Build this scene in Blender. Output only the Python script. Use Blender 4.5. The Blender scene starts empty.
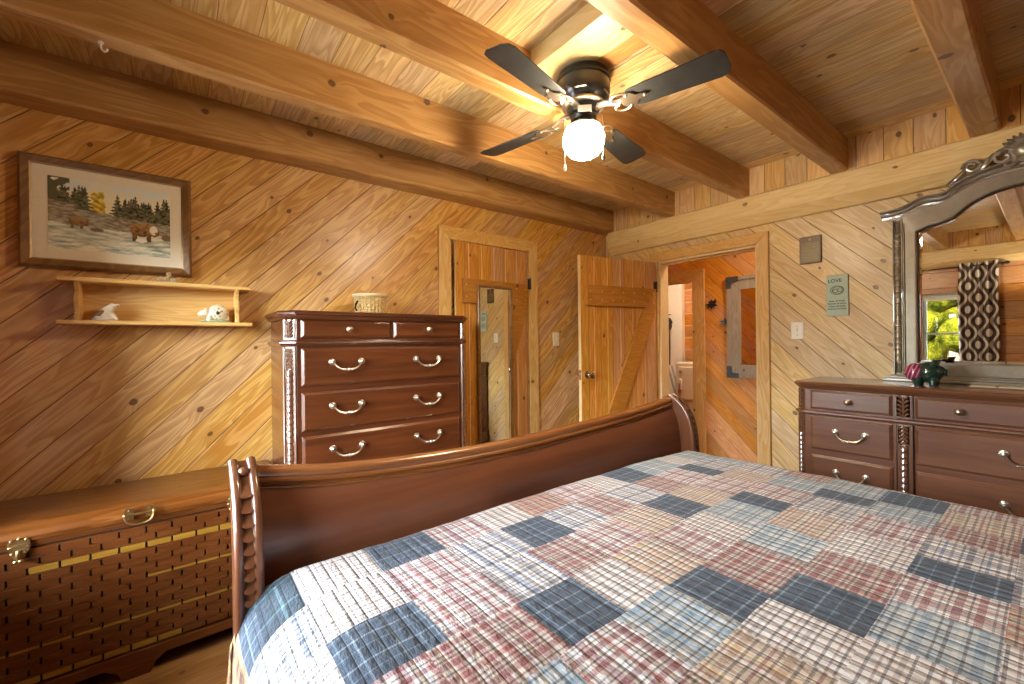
import bpy, math, random
from mathutils import Matrix, Vector, noise as mnoise

S = bpy.context.scene
COL = S.collection
R = random.Random(7)
sin, cos, pi = math.sin, math.cos, math.pi

# ------------------------------------------------------------------ materials
class NT:
    def __init__(s, name):
        s.mat = bpy.data.materials.new(name); s.mat.use_nodes = True
        s.t = s.mat.node_tree; s.n = s.t.nodes; s.l = s.t.links
        s.b = s.n['Principled BSDF']; s.out = s.n['Material Output']
        s.tc = None
    def put(s, sock, v):
        if isinstance(v, bpy.types.NodeSocket): s.l.new(v, sock)
        elif isinstance(v, (tuple, list)) and len(v) == 3 and len(getattr(sock, 'default_value', (0, 0, 0))) == 4: sock.default_value = (*v, 1)
        else: sock.default_value = v
    def m(s, op, a, b=None, c=None, clamp=False):
        n = s.n.new('ShaderNodeMath'); n.operation = op; n.use_clamp = clamp
        for i, x in enumerate((a, b, c)):
            if x is not None: s.put(n.inputs[i], x)
        return n.outputs[0]
    def obj(s):
        if s.tc is None: s.tc = s.n.new('ShaderNodeTexCoord')
        return s.tc.outputs['Object']
    def uv(s):
        if s.tc is None: s.tc = s.n.new('ShaderNodeTexCoord')
        return s.tc.outputs['UV']
    def dot(s, vec, d):
        n = s.n.new('ShaderNodeVectorMath'); n.operation = 'DOT_PRODUCT'
        s.put(n.inputs[0], vec); n.inputs[1].default_value = d
        return n.outputs['Value']
    def xyz(s, a, b, c):
        n = s.n.new('ShaderNodeCombineXYZ')
        for i, x in enumerate((a, b, c)): s.put(n.inputs[i], x)
        return n.outputs[0]
    def sep(s, v):
        n = s.n.new('ShaderNodeSeparateXYZ'); s.put(n.inputs[0], v); return n.outputs
    def noise(s, vec, scale, detail=2, rough=.5, dist=0):
        n = s.n.new('ShaderNodeTexNoise'); s.put(n.inputs['Vector'], vec)
        n.inputs['Scale'].default_value = scale; n.inputs['Detail'].default_value = detail
        n.inputs['Roughness'].default_value = rough; n.inputs['Distortion'].default_value = dist
        return n.outputs['Fac']
    def white(s, vec):
        n = s.n.new('ShaderNodeTexWhiteNoise'); n.noise_dimensions = '3D'; s.put(n.inputs['Vector'], vec)
        return n.outputs['Value'], n.outputs['Color']
    def step(s, x, a, b, to0=0., to1=1.):
        n = s.n.new('ShaderNodeMapRange'); n.interpolation_type = 'SMOOTHSTEP'
        s.put(n.inputs[0], x)
        for i, q in zip((1, 2, 3, 4), (a, b, to0, to1)): s.put(n.inputs[i], q)
        return n.outputs[0]
    def mix(s, f, a, b, mode='MIX'):
        n = s.n.new('ShaderNodeMix'); n.data_type = 'RGBA'; n.blend_type = mode
        s.put(n.inputs[0], f); s.put(n.inputs[6], a); s.put(n.inputs[7], b)
        return n.outputs[2]
    def ramp(s, f, stops, const=False):
        n = s.n.new('ShaderNodeValToRGB'); s.put(n.inputs[0], f)
        cr = n.color_ramp; cr.interpolation = 'CONSTANT' if const else 'LINEAR'
        while len(cr.elements) > 1: cr.elements.remove(cr.elements[-1])
        cr.elements[0].position = stops[0][0]; cr.elements[0].color = (*stops[0][1], 1)
        for p, c in stops[1:]:
            e = cr.elements.new(p); e.color = (*c, 1)
        return n.outputs['Color']
    def bump(s, h, strength=.3, dist=.01, normal=None):
        n = s.n.new('ShaderNodeBump'); s.put(n.inputs['Height'], h)
        n.inputs['Strength'].default_value = strength; n.inputs['Distance'].default_value = dist
        if normal is not None: s.put(n.inputs['Normal'], normal)
        return n.outputs['Normal']
    def fin(s, color=None, rough=None, normal=None, metal=None, coat=None, spec=None, coatr=None):
        b = s.b
        if color is not None: s.put(b.inputs['Base Color'], color)
        if rough is not None: s.put(b.inputs['Roughness'], rough)
        if normal is not None: s.put(b.inputs['Normal'], normal)
        if metal is not None: b.inputs['Metallic'].default_value = metal
        if coat is not None: b.inputs['Coat Weight'].default_value = coat
        if coatr is not None: b.inputs['Coat Roughness'].default_value = coatr
        if spec is not None: b.inputs['Specular IOR Level'].default_value = spec
        return s.mat

def hx(r, g, b):
    f = lambda c: (c / 255 / 12.92) if c / 255 <= .04045 else ((c / 255 + .055) / 1.055) ** 2.4
    return (f(r), f(g), f(b))

def plain(name, col, rough=.5, metal=0, coat=0, var=.12, nscale=18, bump=0):
    N = NT(name)
    f = N.noise(N.obj(), nscale, 3)
    c = N.mix(f, tuple(x * (1 - var) for x in col), tuple(min(1, x * (1 + var)) for x in col))
    nrm = N.bump(N.noise(N.obj(), nscale * 6, 3), bump, .004) if bump else None
    return N.fin(c, rough, nrm, metal, coat)

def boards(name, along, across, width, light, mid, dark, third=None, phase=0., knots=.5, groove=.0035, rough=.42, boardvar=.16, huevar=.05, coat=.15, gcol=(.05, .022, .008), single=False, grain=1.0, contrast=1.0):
    """planks running along one direction: every board its own tone, growth rings, knots and a V groove"""
    N = NT(name); P = N.obj()
    u = N.dot(P, along); v = N.m('ADD', N.m('DIVIDE', N.dot(P, across), width), phase)
    third = third or tuple(Vector(along).cross(Vector(across)))
    w3 = N.dot(P, third)
    bid = N.m('FLOOR', v) if not single else N.m('FLOOR', N.m('MULTIPLY', w3, 0))
    fv = N.m('FRACT', v) if not single else N.m('MULTIPLY', v, 1.0)
    r0, rc = N.white(N.xyz(bid, 3.7, 1.3)); rs = N.sep(rc)
    vm = N.m('MULTIPLY', fv, width)
    # knots
    cl = .42
    pu = N.m('ADD', N.m('DIVIDE', u, cl), N.m('MULTIPLY', r0, 17.3))
    cell = N.m('FLOOR', pu); fu = N.m('FRACT', pu)
    kb = bid if not single else N.m('FLOOR', v)
    kf = fv if not single else N.m('FRACT', v)
    k0, kc = N.white(N.xyz(kb, cell, 9.1)); ks = N.sep(kc)
    du = N.m('MULTIPLY', N.m('SUBTRACT', fu, N.m('MULTIPLY_ADD', ks[0], .5, .25)), cl)
    dv = N.m('MULTIPLY', N.m('SUBTRACT', kf, N.m('MULTIPLY_ADD', ks[1], .6, .2)), width)
    d = N.m('SQRT', N.m('ADD', N.m('MULTIPLY', N.m('MULTIPLY', du, du), .55), N.m('MULTIPLY', dv, dv)))
    d = N.m('ADD', d, N.m('MULTIPLY', N.m('SUBTRACT', N.noise(P, 60, 1), .5), .006))
    have = N.m('LESS_THAN', k0, knots)
    krad = N.m('MULTIPLY_ADD', ks[2], .009, .007)
    kn = N.m('MULTIPLY', N.step(N.m('DIVIDE', d, krad), 1.15, .55), have)
    halo = N.m('MULTIPLY', N.step(d, .06, .008), have)
    # grain
    off = N.m('MULTIPLY', r0, 43.1)
    gv = N.m('ADD', vm, N.m('MULTIPLY', halo, .02))
    g = N.xyz(N.m('MULTIPLY_ADD', u, 1.0, off), N.m('MULTIPLY_ADD', gv, 9.0, off), N.m('MULTIPLY', w3, 5.0))
    fig = N.noise(g, 1.15, 2, .55, .35)
    ring = N.m('FRACT', N.m('MULTIPLY', fig, 11.0 * grain))
    ring = N.m('MULTIPLY', N.step(ring, .0, .75), N.step(ring, 1.0, .86))
    fine = N.noise(N.xyz(N.m('MULTIPLY_ADD', u, 3.0, off), N.m('MULTIPLY', vm, 150), N.m('MULTIPLY', w3, 90)), 1, 3, .6)
    blot = N.noise(N.xyz(N.m('MULTIPLY_ADD', u, 2.2, off), N.m('MULTIPLY', vm, 12), w3), 1.3, 3, .6)
    c = N.mix(N.m('MULTIPLY', ring, .78 * contrast), light, mid)
    c = N.mix(N.step(blot, .52, .82, 0, .55 * contrast), c, mid)
    c = N.mix(N.step(fine, .45, .8, 0, .3 * contrast), c, dark)
    c = N.mix(N.m('MULTIPLY', halo, .35), c, mid)
    tone = N.m('MULTIPLY_ADD', N.m('SUBTRACT', rs[0], .5), 2 * boardvar, 1.0)
    hs = N.n.new('ShaderNodeHueSaturation'); N.put(hs.inputs['Color'], c); N.put(hs.inputs['Value'], tone)
    N.put(hs.inputs['Saturation'], N.m('MULTIPLY_ADD', N.m('SUBTRACT', rs[1], .5), huevar * 4, 1.0))
    N.put(hs.inputs['Hue'], N.m('MULTIPLY_ADD', N.m('SUBTRACT', rs[2], .5), huevar * .22, .5))
    c = hs.outputs[0]
    c = N.mix(N.m('MULTIPLY', kn, .88), c, N.mix(N.step(N.m('DIVIDE', d, krad), 0, .6), (dark[0] * .8, dark[1] * .7, dark[2] * .6), (.06, .022, .008)))
    h = N.m('MULTIPLY', fine, .25)
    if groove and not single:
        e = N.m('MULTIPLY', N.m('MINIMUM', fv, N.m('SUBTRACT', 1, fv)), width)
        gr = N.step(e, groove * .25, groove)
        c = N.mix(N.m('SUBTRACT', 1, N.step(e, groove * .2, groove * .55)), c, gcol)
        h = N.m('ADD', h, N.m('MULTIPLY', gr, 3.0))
    h = N.m('SUBTRACT', h, N.m('MULTIPLY', kn, .3))
    return N.fin(c, rough, N.bump(h, .5, .003), 0, coat, coatr=.25)

D1 = (.7071, 0, .7071)
PL, PM, PD = (.68, .40, .14), (.48, .235, .062), (.25, .085, .018)
MAT = {}
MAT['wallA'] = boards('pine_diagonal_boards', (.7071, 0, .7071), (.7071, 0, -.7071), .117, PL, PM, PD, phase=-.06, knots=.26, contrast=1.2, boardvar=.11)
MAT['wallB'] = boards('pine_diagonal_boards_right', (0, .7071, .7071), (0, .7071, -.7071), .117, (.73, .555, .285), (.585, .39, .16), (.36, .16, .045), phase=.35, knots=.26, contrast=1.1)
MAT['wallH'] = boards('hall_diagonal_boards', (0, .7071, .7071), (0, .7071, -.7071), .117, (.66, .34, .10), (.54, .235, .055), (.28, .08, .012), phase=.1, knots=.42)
MAT['ceil'] = boards('ceiling_boards', (0, 1, 0), (1, 0, 0), .135, (.67, .50, .245), (.49, .31, .125), (.24, .115, .036), phase=.1, knots=.3, boardvar=.2, contrast=1.2, gcol=(.22, .11, .04))  # groove colour paled, painting in the light on its bevels
MAT['vertB'] = boards('upright_boards', (0, 0, 1), (0, 1, 0), .127, (.66, .43, .18), (.52, .28, .085), (.3, .11, .025), phase=.2, knots=.7)
MAT['vertX'] = boards('door_boards', (0, 0, 1), (1, 0, 0), .122, (.54, .275, .085), (.41, .175, .042), (.24, .08, .016), phase=.36, knots=.4, boardvar=.12)
MAT['log'] = boards('log_timber', (0, 1, 0), (0, 0, 1), .20, (.78, .60, .33), (.68, .48, .22), (.42, .22, .07), phase=.5, knots=.4, groove=0, single=True)
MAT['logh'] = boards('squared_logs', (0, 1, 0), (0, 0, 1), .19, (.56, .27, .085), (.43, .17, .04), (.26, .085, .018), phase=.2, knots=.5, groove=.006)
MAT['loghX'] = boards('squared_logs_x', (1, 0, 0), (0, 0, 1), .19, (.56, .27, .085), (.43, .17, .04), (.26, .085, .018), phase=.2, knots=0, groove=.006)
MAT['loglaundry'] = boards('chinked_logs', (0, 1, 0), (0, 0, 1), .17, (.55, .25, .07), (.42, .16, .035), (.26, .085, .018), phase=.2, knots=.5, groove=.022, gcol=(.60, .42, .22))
MAT['beam'] = boards('beam_timber', (1, 0, 0), (0, .6, .8), .19, (.47, .275, .125), (.34, .172, .066), (.19, .068, .02), knots=.34, groove=0, single=True, grain=.7)
MAT['caseV'] = boards('casing_pine', (0, 0, 1), (.7, .7, 0), .11, (.69, .48, .23), (.57, .34, .13), (.34, .14, .035), knots=.22, groove=0, single=True)
MAT['caseH'] = boards('casing_pine_across', (.7071, .7071, 0), (0, 0, 1), .11, (.66, .42, .18), (.54, .30, .10), (.30, .10, .02), knots=.22, groove=0, single=True)
MAT['caseW'] = boards('pale_jamb_pine', (0, 0, 1), (.7, .7, 0), .11, (.72, .55, .34), (.66, .47, .26), (.5, .32, .15), knots=.15, groove=0, single=True)
MAT['brace'] = boards('brace_pine', (1, 0, 0), (0, 0, 1), .18, (.43, .205, .066), (.34, .14, .04), (.2, .07, .016), knots=.35, groove=0, single=True)
MAT['shelf'] = boards('shelf_pine', (1, 0, 0), (0, .5, .8), .16, (.72, .49, .23), (.62, .37, .14), (.40, .16, .04), knots=.1, groove=0, single=True)
MAT['mountA'] = boards('pale_mount_board', (0, 1, 0), (1, 0, 0), .17, (.62, .50, .28), (.52, .40, .19), (.3, .18, .07), knots=.3, groove=0, single=True)
MAT['mountB'] = boards('rosy_mount_board', (0, 1, 0), (1, 0, 0), .17, (.60, .34, .15), (.46, .21, .08), (.28, .1, .03), knots=.1, groove=0, single=True)
MAT['mountC'] = boards('mottled_mount_board', (0, 1, 0), (1, 0, 0), .09, (.60, .42, .2), (.36, .19, .07), (.2, .08, .02), knots=.6, groove=.004)
MAT['floor'] = boards('floor_boards', (1, 0, 0), (0, 1, 0), .083, (.30, .145, .05), (.22, .095, .03), (.12, .045, .014), knots=.05, groove=.0015, rough=.35, coat=.3)
MAT['cedar'] = boards('cedar_wood', (1, 0, 0), (0, .5, .8), .12, (.115, .040, .0165), (.078, .024, .009), (.036, .011, .004), knots=.4, groove=0, single=True, rough=.3, coat=.35)
MAT['cedarlid'] = boards('cedar_lid_wood', (1, 0, 0), (0, .9, .3), .10, (.20, .078, .030), (.12, .040, .014), (.06, .018, .006), knots=.3, groove=0, single=True, rough=.28, coat=.4, contrast=1.3)
MAT['sap'] = boards('cedar_sapwood', (1, 0, 0), (0, .5, .8), .12, (.29, .17, .045), (.23, .125, .032), (.17, .08, .02), knots=.05, groove=0, single=True, rough=.3, coat=.35)
MAT['dark'] = plain('dark_recess', (.012, .007, .004), .8)

def cherry(name, a, b, along='X', rough=.26, coat=.6):
    N = NT(name); P = N.obj()
    sc = {'X': (1.5, 22, 22), 'Z': (22, 22, 1.5), 'Y': (22, 1.5, 22)}[along]
    mp = N.n.new('ShaderNodeMapping'); N.put(mp.inputs[0], P); mp.inputs['Scale'].default_value = sc
    g = N.noise(mp.outputs[0], 1.0, 4, .6, .4)
    big = N.noise(P, 2.2, 2)
    c = N.mix(N.step(g, .3, .75), a, b)
    c = N.mix(N.step(big, .35, .75, 0, .35), c, tuple(x * .55 for x in b))
    return N.fin(c, rough, N.bump(g, .06, .002), 0, coat, coatr=.16)
MAT['cherry'] = cherry('cherry_wood', (.098, .028, .009), (.054, .014, .005))
MAT['cherryD'] = cherry('cherry_drawer_wood', (.112, .032, .009), (.060, .016, .005))
MAT['cherryY'] = cherry('cherry_wood_across', (.172, .070, .032), (.105, .037, .016), 'Y', .3, .8)
MAT['cherryV'] = cherry('cherry_wood_upright', (.15, .05, .021), (.085, .024, .010), 'Z', .3)
MAT['cherryB'] = cherry('bed_panel_wood', (.185, .064, .027), (.130, .040, .016), 'X', .34, .5)
MAT['cherryR'] = cherry('bed_rail_wood', (.32, .125, .034), (.20, .066, .018), 'X', .24, .6)  # rail colour lightened to stand in for the lamp's reflection
MAT['cherryP'] = cherry('bed_post_wood', (.175, .068, .028), (.105, .034, .013), 'Z', .28, .8)
MAT['cherryL'] = cherry('lacquered_carving', (.21, .10, .055), (.12, .05, .025), 'Z', .26, 1.0); MAT['cherryL'].node_tree.nodes['Principled BSDF'].inputs['Coat IOR'].default_value = 2.1
MAT['antique'] = plain('antiqued_mirror_frame', (.27, .24, .185), .30, .3, .8, .25, 30); MAT['antique'].node_tree.nodes['Principled BSDF'].inputs['Coat IOR'].default_value = 1.9
MAT['nickel'] = plain('antique_nickel', (.56, .50, .40), .3, 1, 0, .2, 60)
MAT['brass'] = plain('aged_brass', (.46, .34, .15), .32, 1, 0, .3, 60)
MAT['chrome'] = plain('chrome', (.75, .74, .72), .16, 1, 0, .05)
MAT['bronze'] = plain('oil_rubbed_bronze', (.020, .020, .019), .32, .3, .35, .3, 30)
MAT['blade'] = plain('dusty_black_blade', (.017, .018, .017), .5, 0, .1, .7, 26)
MAT['white'] = plain('white_plastic', (.80, .78, .72), .35, 0, .2, .03)
MAT['ivory'] = plain('ivory_plastic', (.70, .60, .42), .4, 0, .1, .04)
MAT['enamel'] = plain('white_enamel', (.78, .74, .64), .3, 0, .3, .03, 4)
MAT['cream'] = plain('cream_enamel', (.74, .66, .48), .3, 0, .3, .03, 4)
MAT['black'] = plain('black_cloth', (.018, .018, .02), .8, 0, 0, .4, 40)
MAT['greyhose'] = plain('grey_hose', (.30, .30, .28), .6, 0, 0, .4, 60)
MAT['framed'] = boards('frame_walnut', (.7, 0, .7), (0, 1, 0), .1, (.25, .135, .06), (.16, .08, .034), (.07, .03, .012), knots=0, groove=0, single=True, rough=.35)
MAT['framel'] = plain('frame_gilt_edge', (.42, .27, .12), .4, .2, 0, .3, 40)
MAT['mat'] = plain('cream_picture_mat', (.86, .80, .64), .85, 0, 0, .04, 40)
MAT['plaque'] = plain('walnut_plaque', (.10, .045, .018), .4, 0, .2, .35, 30)
MAT['plate'] = plain('engraved_plate', (.13, .10, .045), .4, .3, 0, .25, 50)
MAT['gold'] = plain('gold_lettering', (.5, .36, .13), .45, .2, 0, .1)
MAT['sage'] = plain('sage_painted_sign', (.46, .58, .50), .6, 0, 0, .12, 25)
MAT['ink'] = plain('dark_green_lettering', (.05, .085, .07), .7, 0, 0, .1)
MAT['greyw'] = boards('weathered_frame', (0, .3, 1), (0, 1, 0), .12, (.36, .33, .28), (.27, .24, .20), (.15, .13, .11), knots=.2, groove=0, single=True, rough=.7, coat=0)
MAT['tin'] = plain('blued_corner_metal', (.11, .14, .16), .45, .7, 0, .4, 60)
MAT['shade'] = plain('roller_shade', (.72, .74, .70), .7, 0, 0, .04)
MAT['winframe'] = plain('window_frame_paint', (.42, .47, .44), .45, 0, .1, .05)
MAT['mattress'] = plain('mattress_ticking', (.7, .68, .63), .9)
MAT['backing'] = plain('quilt_backing', (.5, .45, .37), .95)

def mirror_mat():
    N = NT('mirror_glass'); return N.fin((.90, .92, .90), .004, None, 1)
MAT['mirror'] = mirror_mat()
def glass_mat():
    N = NT('window_glass')
    tr = N.n.new('ShaderNodeBsdfTransparent'); gl = N.n.new('ShaderNodeBsdfGlossy'); gl.inputs['Roughness'].default_value = .01
    mx = N.n.new('ShaderNodeMixShader'); lw = N.n.new('ShaderNodeFresnel'); lw.inputs[0].default_value = 1.35
    N.l.new(lw.outputs[0], mx.inputs[0]); N.l.new(tr.outputs[0], mx.inputs[1]); N.l.new(gl.outputs[0], mx.inputs[2])
    N.l.new(mx.outputs[0], N.out.inputs[0]); return N.mat
MAT['glass'] = glass_mat()
def emit(name, col, st):
    N = NT(name); N.b.inputs['Emission Color'].default_value = (*col, 1); N.b.inputs['Emission Strength'].default_value = st
    return N.fin(col, .4)
GLOBE = 185
MAT['globe'] = emit('lit_opal_glass', (1.0, .82, .57), GLOBE)
MAT['bulb'] = emit('lit_hall_lamp', (1.0, .80, .54), 150)

def curtain_mat():
    N = NT('ogee_curtain'); s = N.sep(N.uv())
    px, py = .31, .265
    a = N.m('DIVIDE', s[0], px); b = N.m('DIVIDE', s[1], py)
    fa = N.m('SUBTRACT', N.m('FRACT', N.m('ADD', a, 20.)), .5)
    q = N.m('ABSOLUTE', fa)
    h = N.m('MULTIPLY_ADD', N.m('COSINE', N.m('MULTIPLY', b, 2 * pi)), .155, .25)
    ln = N.step(N.m('ABSOLUTE', N.m('SUBTRACT', q, h)), .085, .06)
    fb0 = N.m('SUBTRACT', N.m('FRACT', N.m('ADD', b, 20.5)), .5); fb1 = N.m('SUBTRACT', N.m('FRACT', N.m('ADD', b, 20.)), .5)
    def oval(x, y):
        x, y = N.m('DIVIDE', x, .16), N.m('DIVIDE', y, .17)
        return N.step(N.m('ADD', N.m('MULTIPLY', x, x), N.m('MULTIPLY', y, y)), 1.1, .8)
    f = N.m('MAXIMUM', ln, N.m('MAXIMUM', oval(q, fb0), oval(N.m('SUBTRACT', q, .5), fb1)))
    c = N.mix(f, (.10, .052, .040), (.84, .80, .72))
    return N.fin(c, .85)
MAT['curtain'] = curtain_mat()

def leaf_mat(name, a, b):
    N = NT(name); f = N.noise(N.obj(), 3.2, 5, .7)
    c = N.mix(N.step(f, .35, .65), a, b)
    return N.fin(c, .9, N.bump(N.noise(N.obj(), 9, 4, .7), 1, .25), spec=0)
MAT['leafy'] = leaf_mat('sunlit_leaves', (.003, .006, .0004), (.034, .031, .002))
MAT['leafg'] = leaf_mat('green_leaves', (.002, .004, .0004), (.014, .019, .002))
MAT['bark'] = plain('bark', (.14, .09, .05), .9)
MAT['patio_bounce_slab'] = plain('pale_bounce_concrete', (.50, .48, .44), .8, 0, 0, .12, 2)
MAT['lawn'] = plain('dry_lawn', (.026, .020, .009), .9, 0, 0, .35, 3)

# ---- plaid patches
def plaid(name, base, warp, weft, pu, pv, rough=.92, tint=.0):
    """base colour woven with stripes; warp/weft: lists of (start, width, colour) in fractions of the repeat"""
    N = NT(name); s = N.sep(N.uv())
    pu *= 1.6; pv *= 1.6
    def line(x, per, st):
        cur = [(0., base)]; pos = 0.
        for a, w, c in sorted(st):
            cur.append((a, c)); cur.append((min(.999, a + w), base))
        return N.ramp(N.m('FRACT', N.m('ADD', N.m('DIVIDE', x, per), 50.)), cur, True)
    c1 = line(s[0], pu, warp); c2 = line(s[1], pv, weft)
    c = N.mix(.5, c1, c2); c = N.mix(.42, c, N.mix(1.0, c1, c2, 'MULTIPLY'))
    th = N.noise(N.xyz(N.m('MULTIPLY', s[0], 500), N.m('MULTIPLY', s[1], 60), 0.), 1, 2)
    th2 = N.noise(N.xyz(N.m('MULTIPLY', s[0], 60), N.m('MULTIPLY', s[1], 500), 0.), 1, 2)
    wth = N.m('MULTIPLY', N.m('ADD', th, th2), .5)
    c = N.mix(N.step(wth, .3, .7, .0, .45), c, N.mix(.6, c, base))
    mott = N.noise(N.xyz(s[0], s[1], 0.), 26, 4, .65)
    c = N.mix(1.0, c, N.mix(mott, (.74, .74, .76), (1.12, 1.11, 1.08)), 'MULTIPLY')
    # quilting: puckered lines of stitches and crinkle
    st = N.m('ABSOLUTE', N.m('SINE', N.m('MULTIPLY', s[0], pi / .026)))
    cr = N.noise(N.xyz(N.m('MULTIPLY', s[0], 1.0), N.m('MULTIPLY', s[1], .45), 0.), 95, 3, .6)
    h = N.m('ADD', N.m('MULTIPLY', N.m('POWER', st, .4), .55), N.m('MULTIPLY', cr, .8))
    m = N.fin(c, rough, N.bump(h, .85, .010))
    N.b.inputs['Sheen Weight'].default_value = .12
    return m
W, CR, TAN = hx(214, 212, 207), hx(208, 200, 188), hx(164, 142, 116)
NV, MR, BK, BL, TL, BR = hx(26, 42, 70), hx(118, 4, 30), hx(36, 32, 42), hx(66, 98, 142), hx(36, 84, 98), hx(140, 74, 38)
GY, RD, PK = hx(106, 108, 120), hx(134, 18, 32), hx(172, 98, 98)
PLAIDS = [
    plaid('navy_plaid', hx(66, 82, 98), [(.05, .06, hx(158, 178, 188)), (.40, .14, hx(42, 54, 70)), (.62, .05, hx(140, 162, 174))], [(.1, .07, hx(172, 190, 200)), (.42, .16, hx(42, 56, 72)), (.68, .05, hx(136, 158, 170))], .040, .038),
    plaid('white_maroon_plaid', W, [(.06, .22, MR), (.34, .04, BK), (.50, .05, GY), (.62, .12, PK), (.84, .04, BK)], [(.06, .18, MR), (.32, .05, BK), (.46, .05, GY), (.66, .16, RD), (.90, .05, BK)], .056, .046),
    plaid('white_blue_plaid', W, [(.05, .18, BL), (.30, .05, BK), (.48, .08, GY), (.66, .12, NV), (.88, .04, BK)], [(.08, .16, NV), (.32, .06, BK), (.52, .08, GY), (.72, .08, BL), (.88, .04, BK)], .060, .048),
    plaid('white_grey_plaid', W, [(.06, .06, BK), (.20, .05, GY), (.42, .14, hx(170, 160, 154)), (.70, .06, BK), (.84, .05, MR)], [(.06, .06, BK), (.2, .12, hx(150, 142, 142)), (.42, .06, BK), (.58, .06, hx(140, 108, 104)), (.78, .07, BK)], .048, .044),
    plaid('cream_tan_plaid', CR, [(.08, .2, TAN), (.36, .05, BK), (.52, .07, BR), (.7, .14, hx(206, 178, 122)), (.9, .04, BK)], [(.06, .08, BK), (.2, .2, TAN), (.48, .06, hx(90, 54, 40)), (.64, .08, MR), (.82, .08, BK)], .050, .044),
    plaid('red_black_plaid', hx(200, 190, 178), [(.04, .18, RD), (.26, .06, BK), (.38, .06, BK), (.58, .18, MR), (.84, .06, BK)], [(.04, .20, MR), (.30, .06, BK), (.44, .07, hx(100, 30, 36)), (.60, .18, RD), (.86, .06, BK)], .052, .046),
    plaid('rust_red_plaid', hx(194, 180, 162), [(.06, .18, RD), (.32, .06, BK), (.48, .06, BK), (.62, .16, hx(176, 92, 62)), (.86, .05, BK)], [(.06, .20, hx(160, 70, 50)), (.32, .06, BK), (.46, .08, hx(90, 40, 36)), (.66, .14, RD), (.88, .05, BK)], .054, .046),
    plaid('pale_blue_plaid', hx(180, 190, 192), [(.08, .16, hx(112, 142, 164)), (.34, .06, NV), (.52, .06, BK), (.68, .14, W), (.88, .05, BK)], [(.08, .18, hx(116, 144, 162)), (.36, .06, BK), (.50, .08, W), (.70, .07, NV), (.88, .05, BK)], .050, .046),
    plaid('brown_red_plaid', hx(196, 160, 112), [(.05, .22, hx(70, 20, 22)), (.4, .08, hx(44, 28, 24)), (.62, .14, hx(160, 104, 60))], [(.06, .28, hx(74, 18, 22)), (.5, .12, hx(54, 30, 26))], .08, .078),
    plaid('teal_plaid', hx(34, 58, 70), [(.05, .06, hx(120, 160, 164)), (.5, .3, hx(34, 48, 66))], [(.1, .08, hx(116, 150, 156)), (.55, .25, hx(30, 46, 62))], .07, .06),
]

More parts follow.
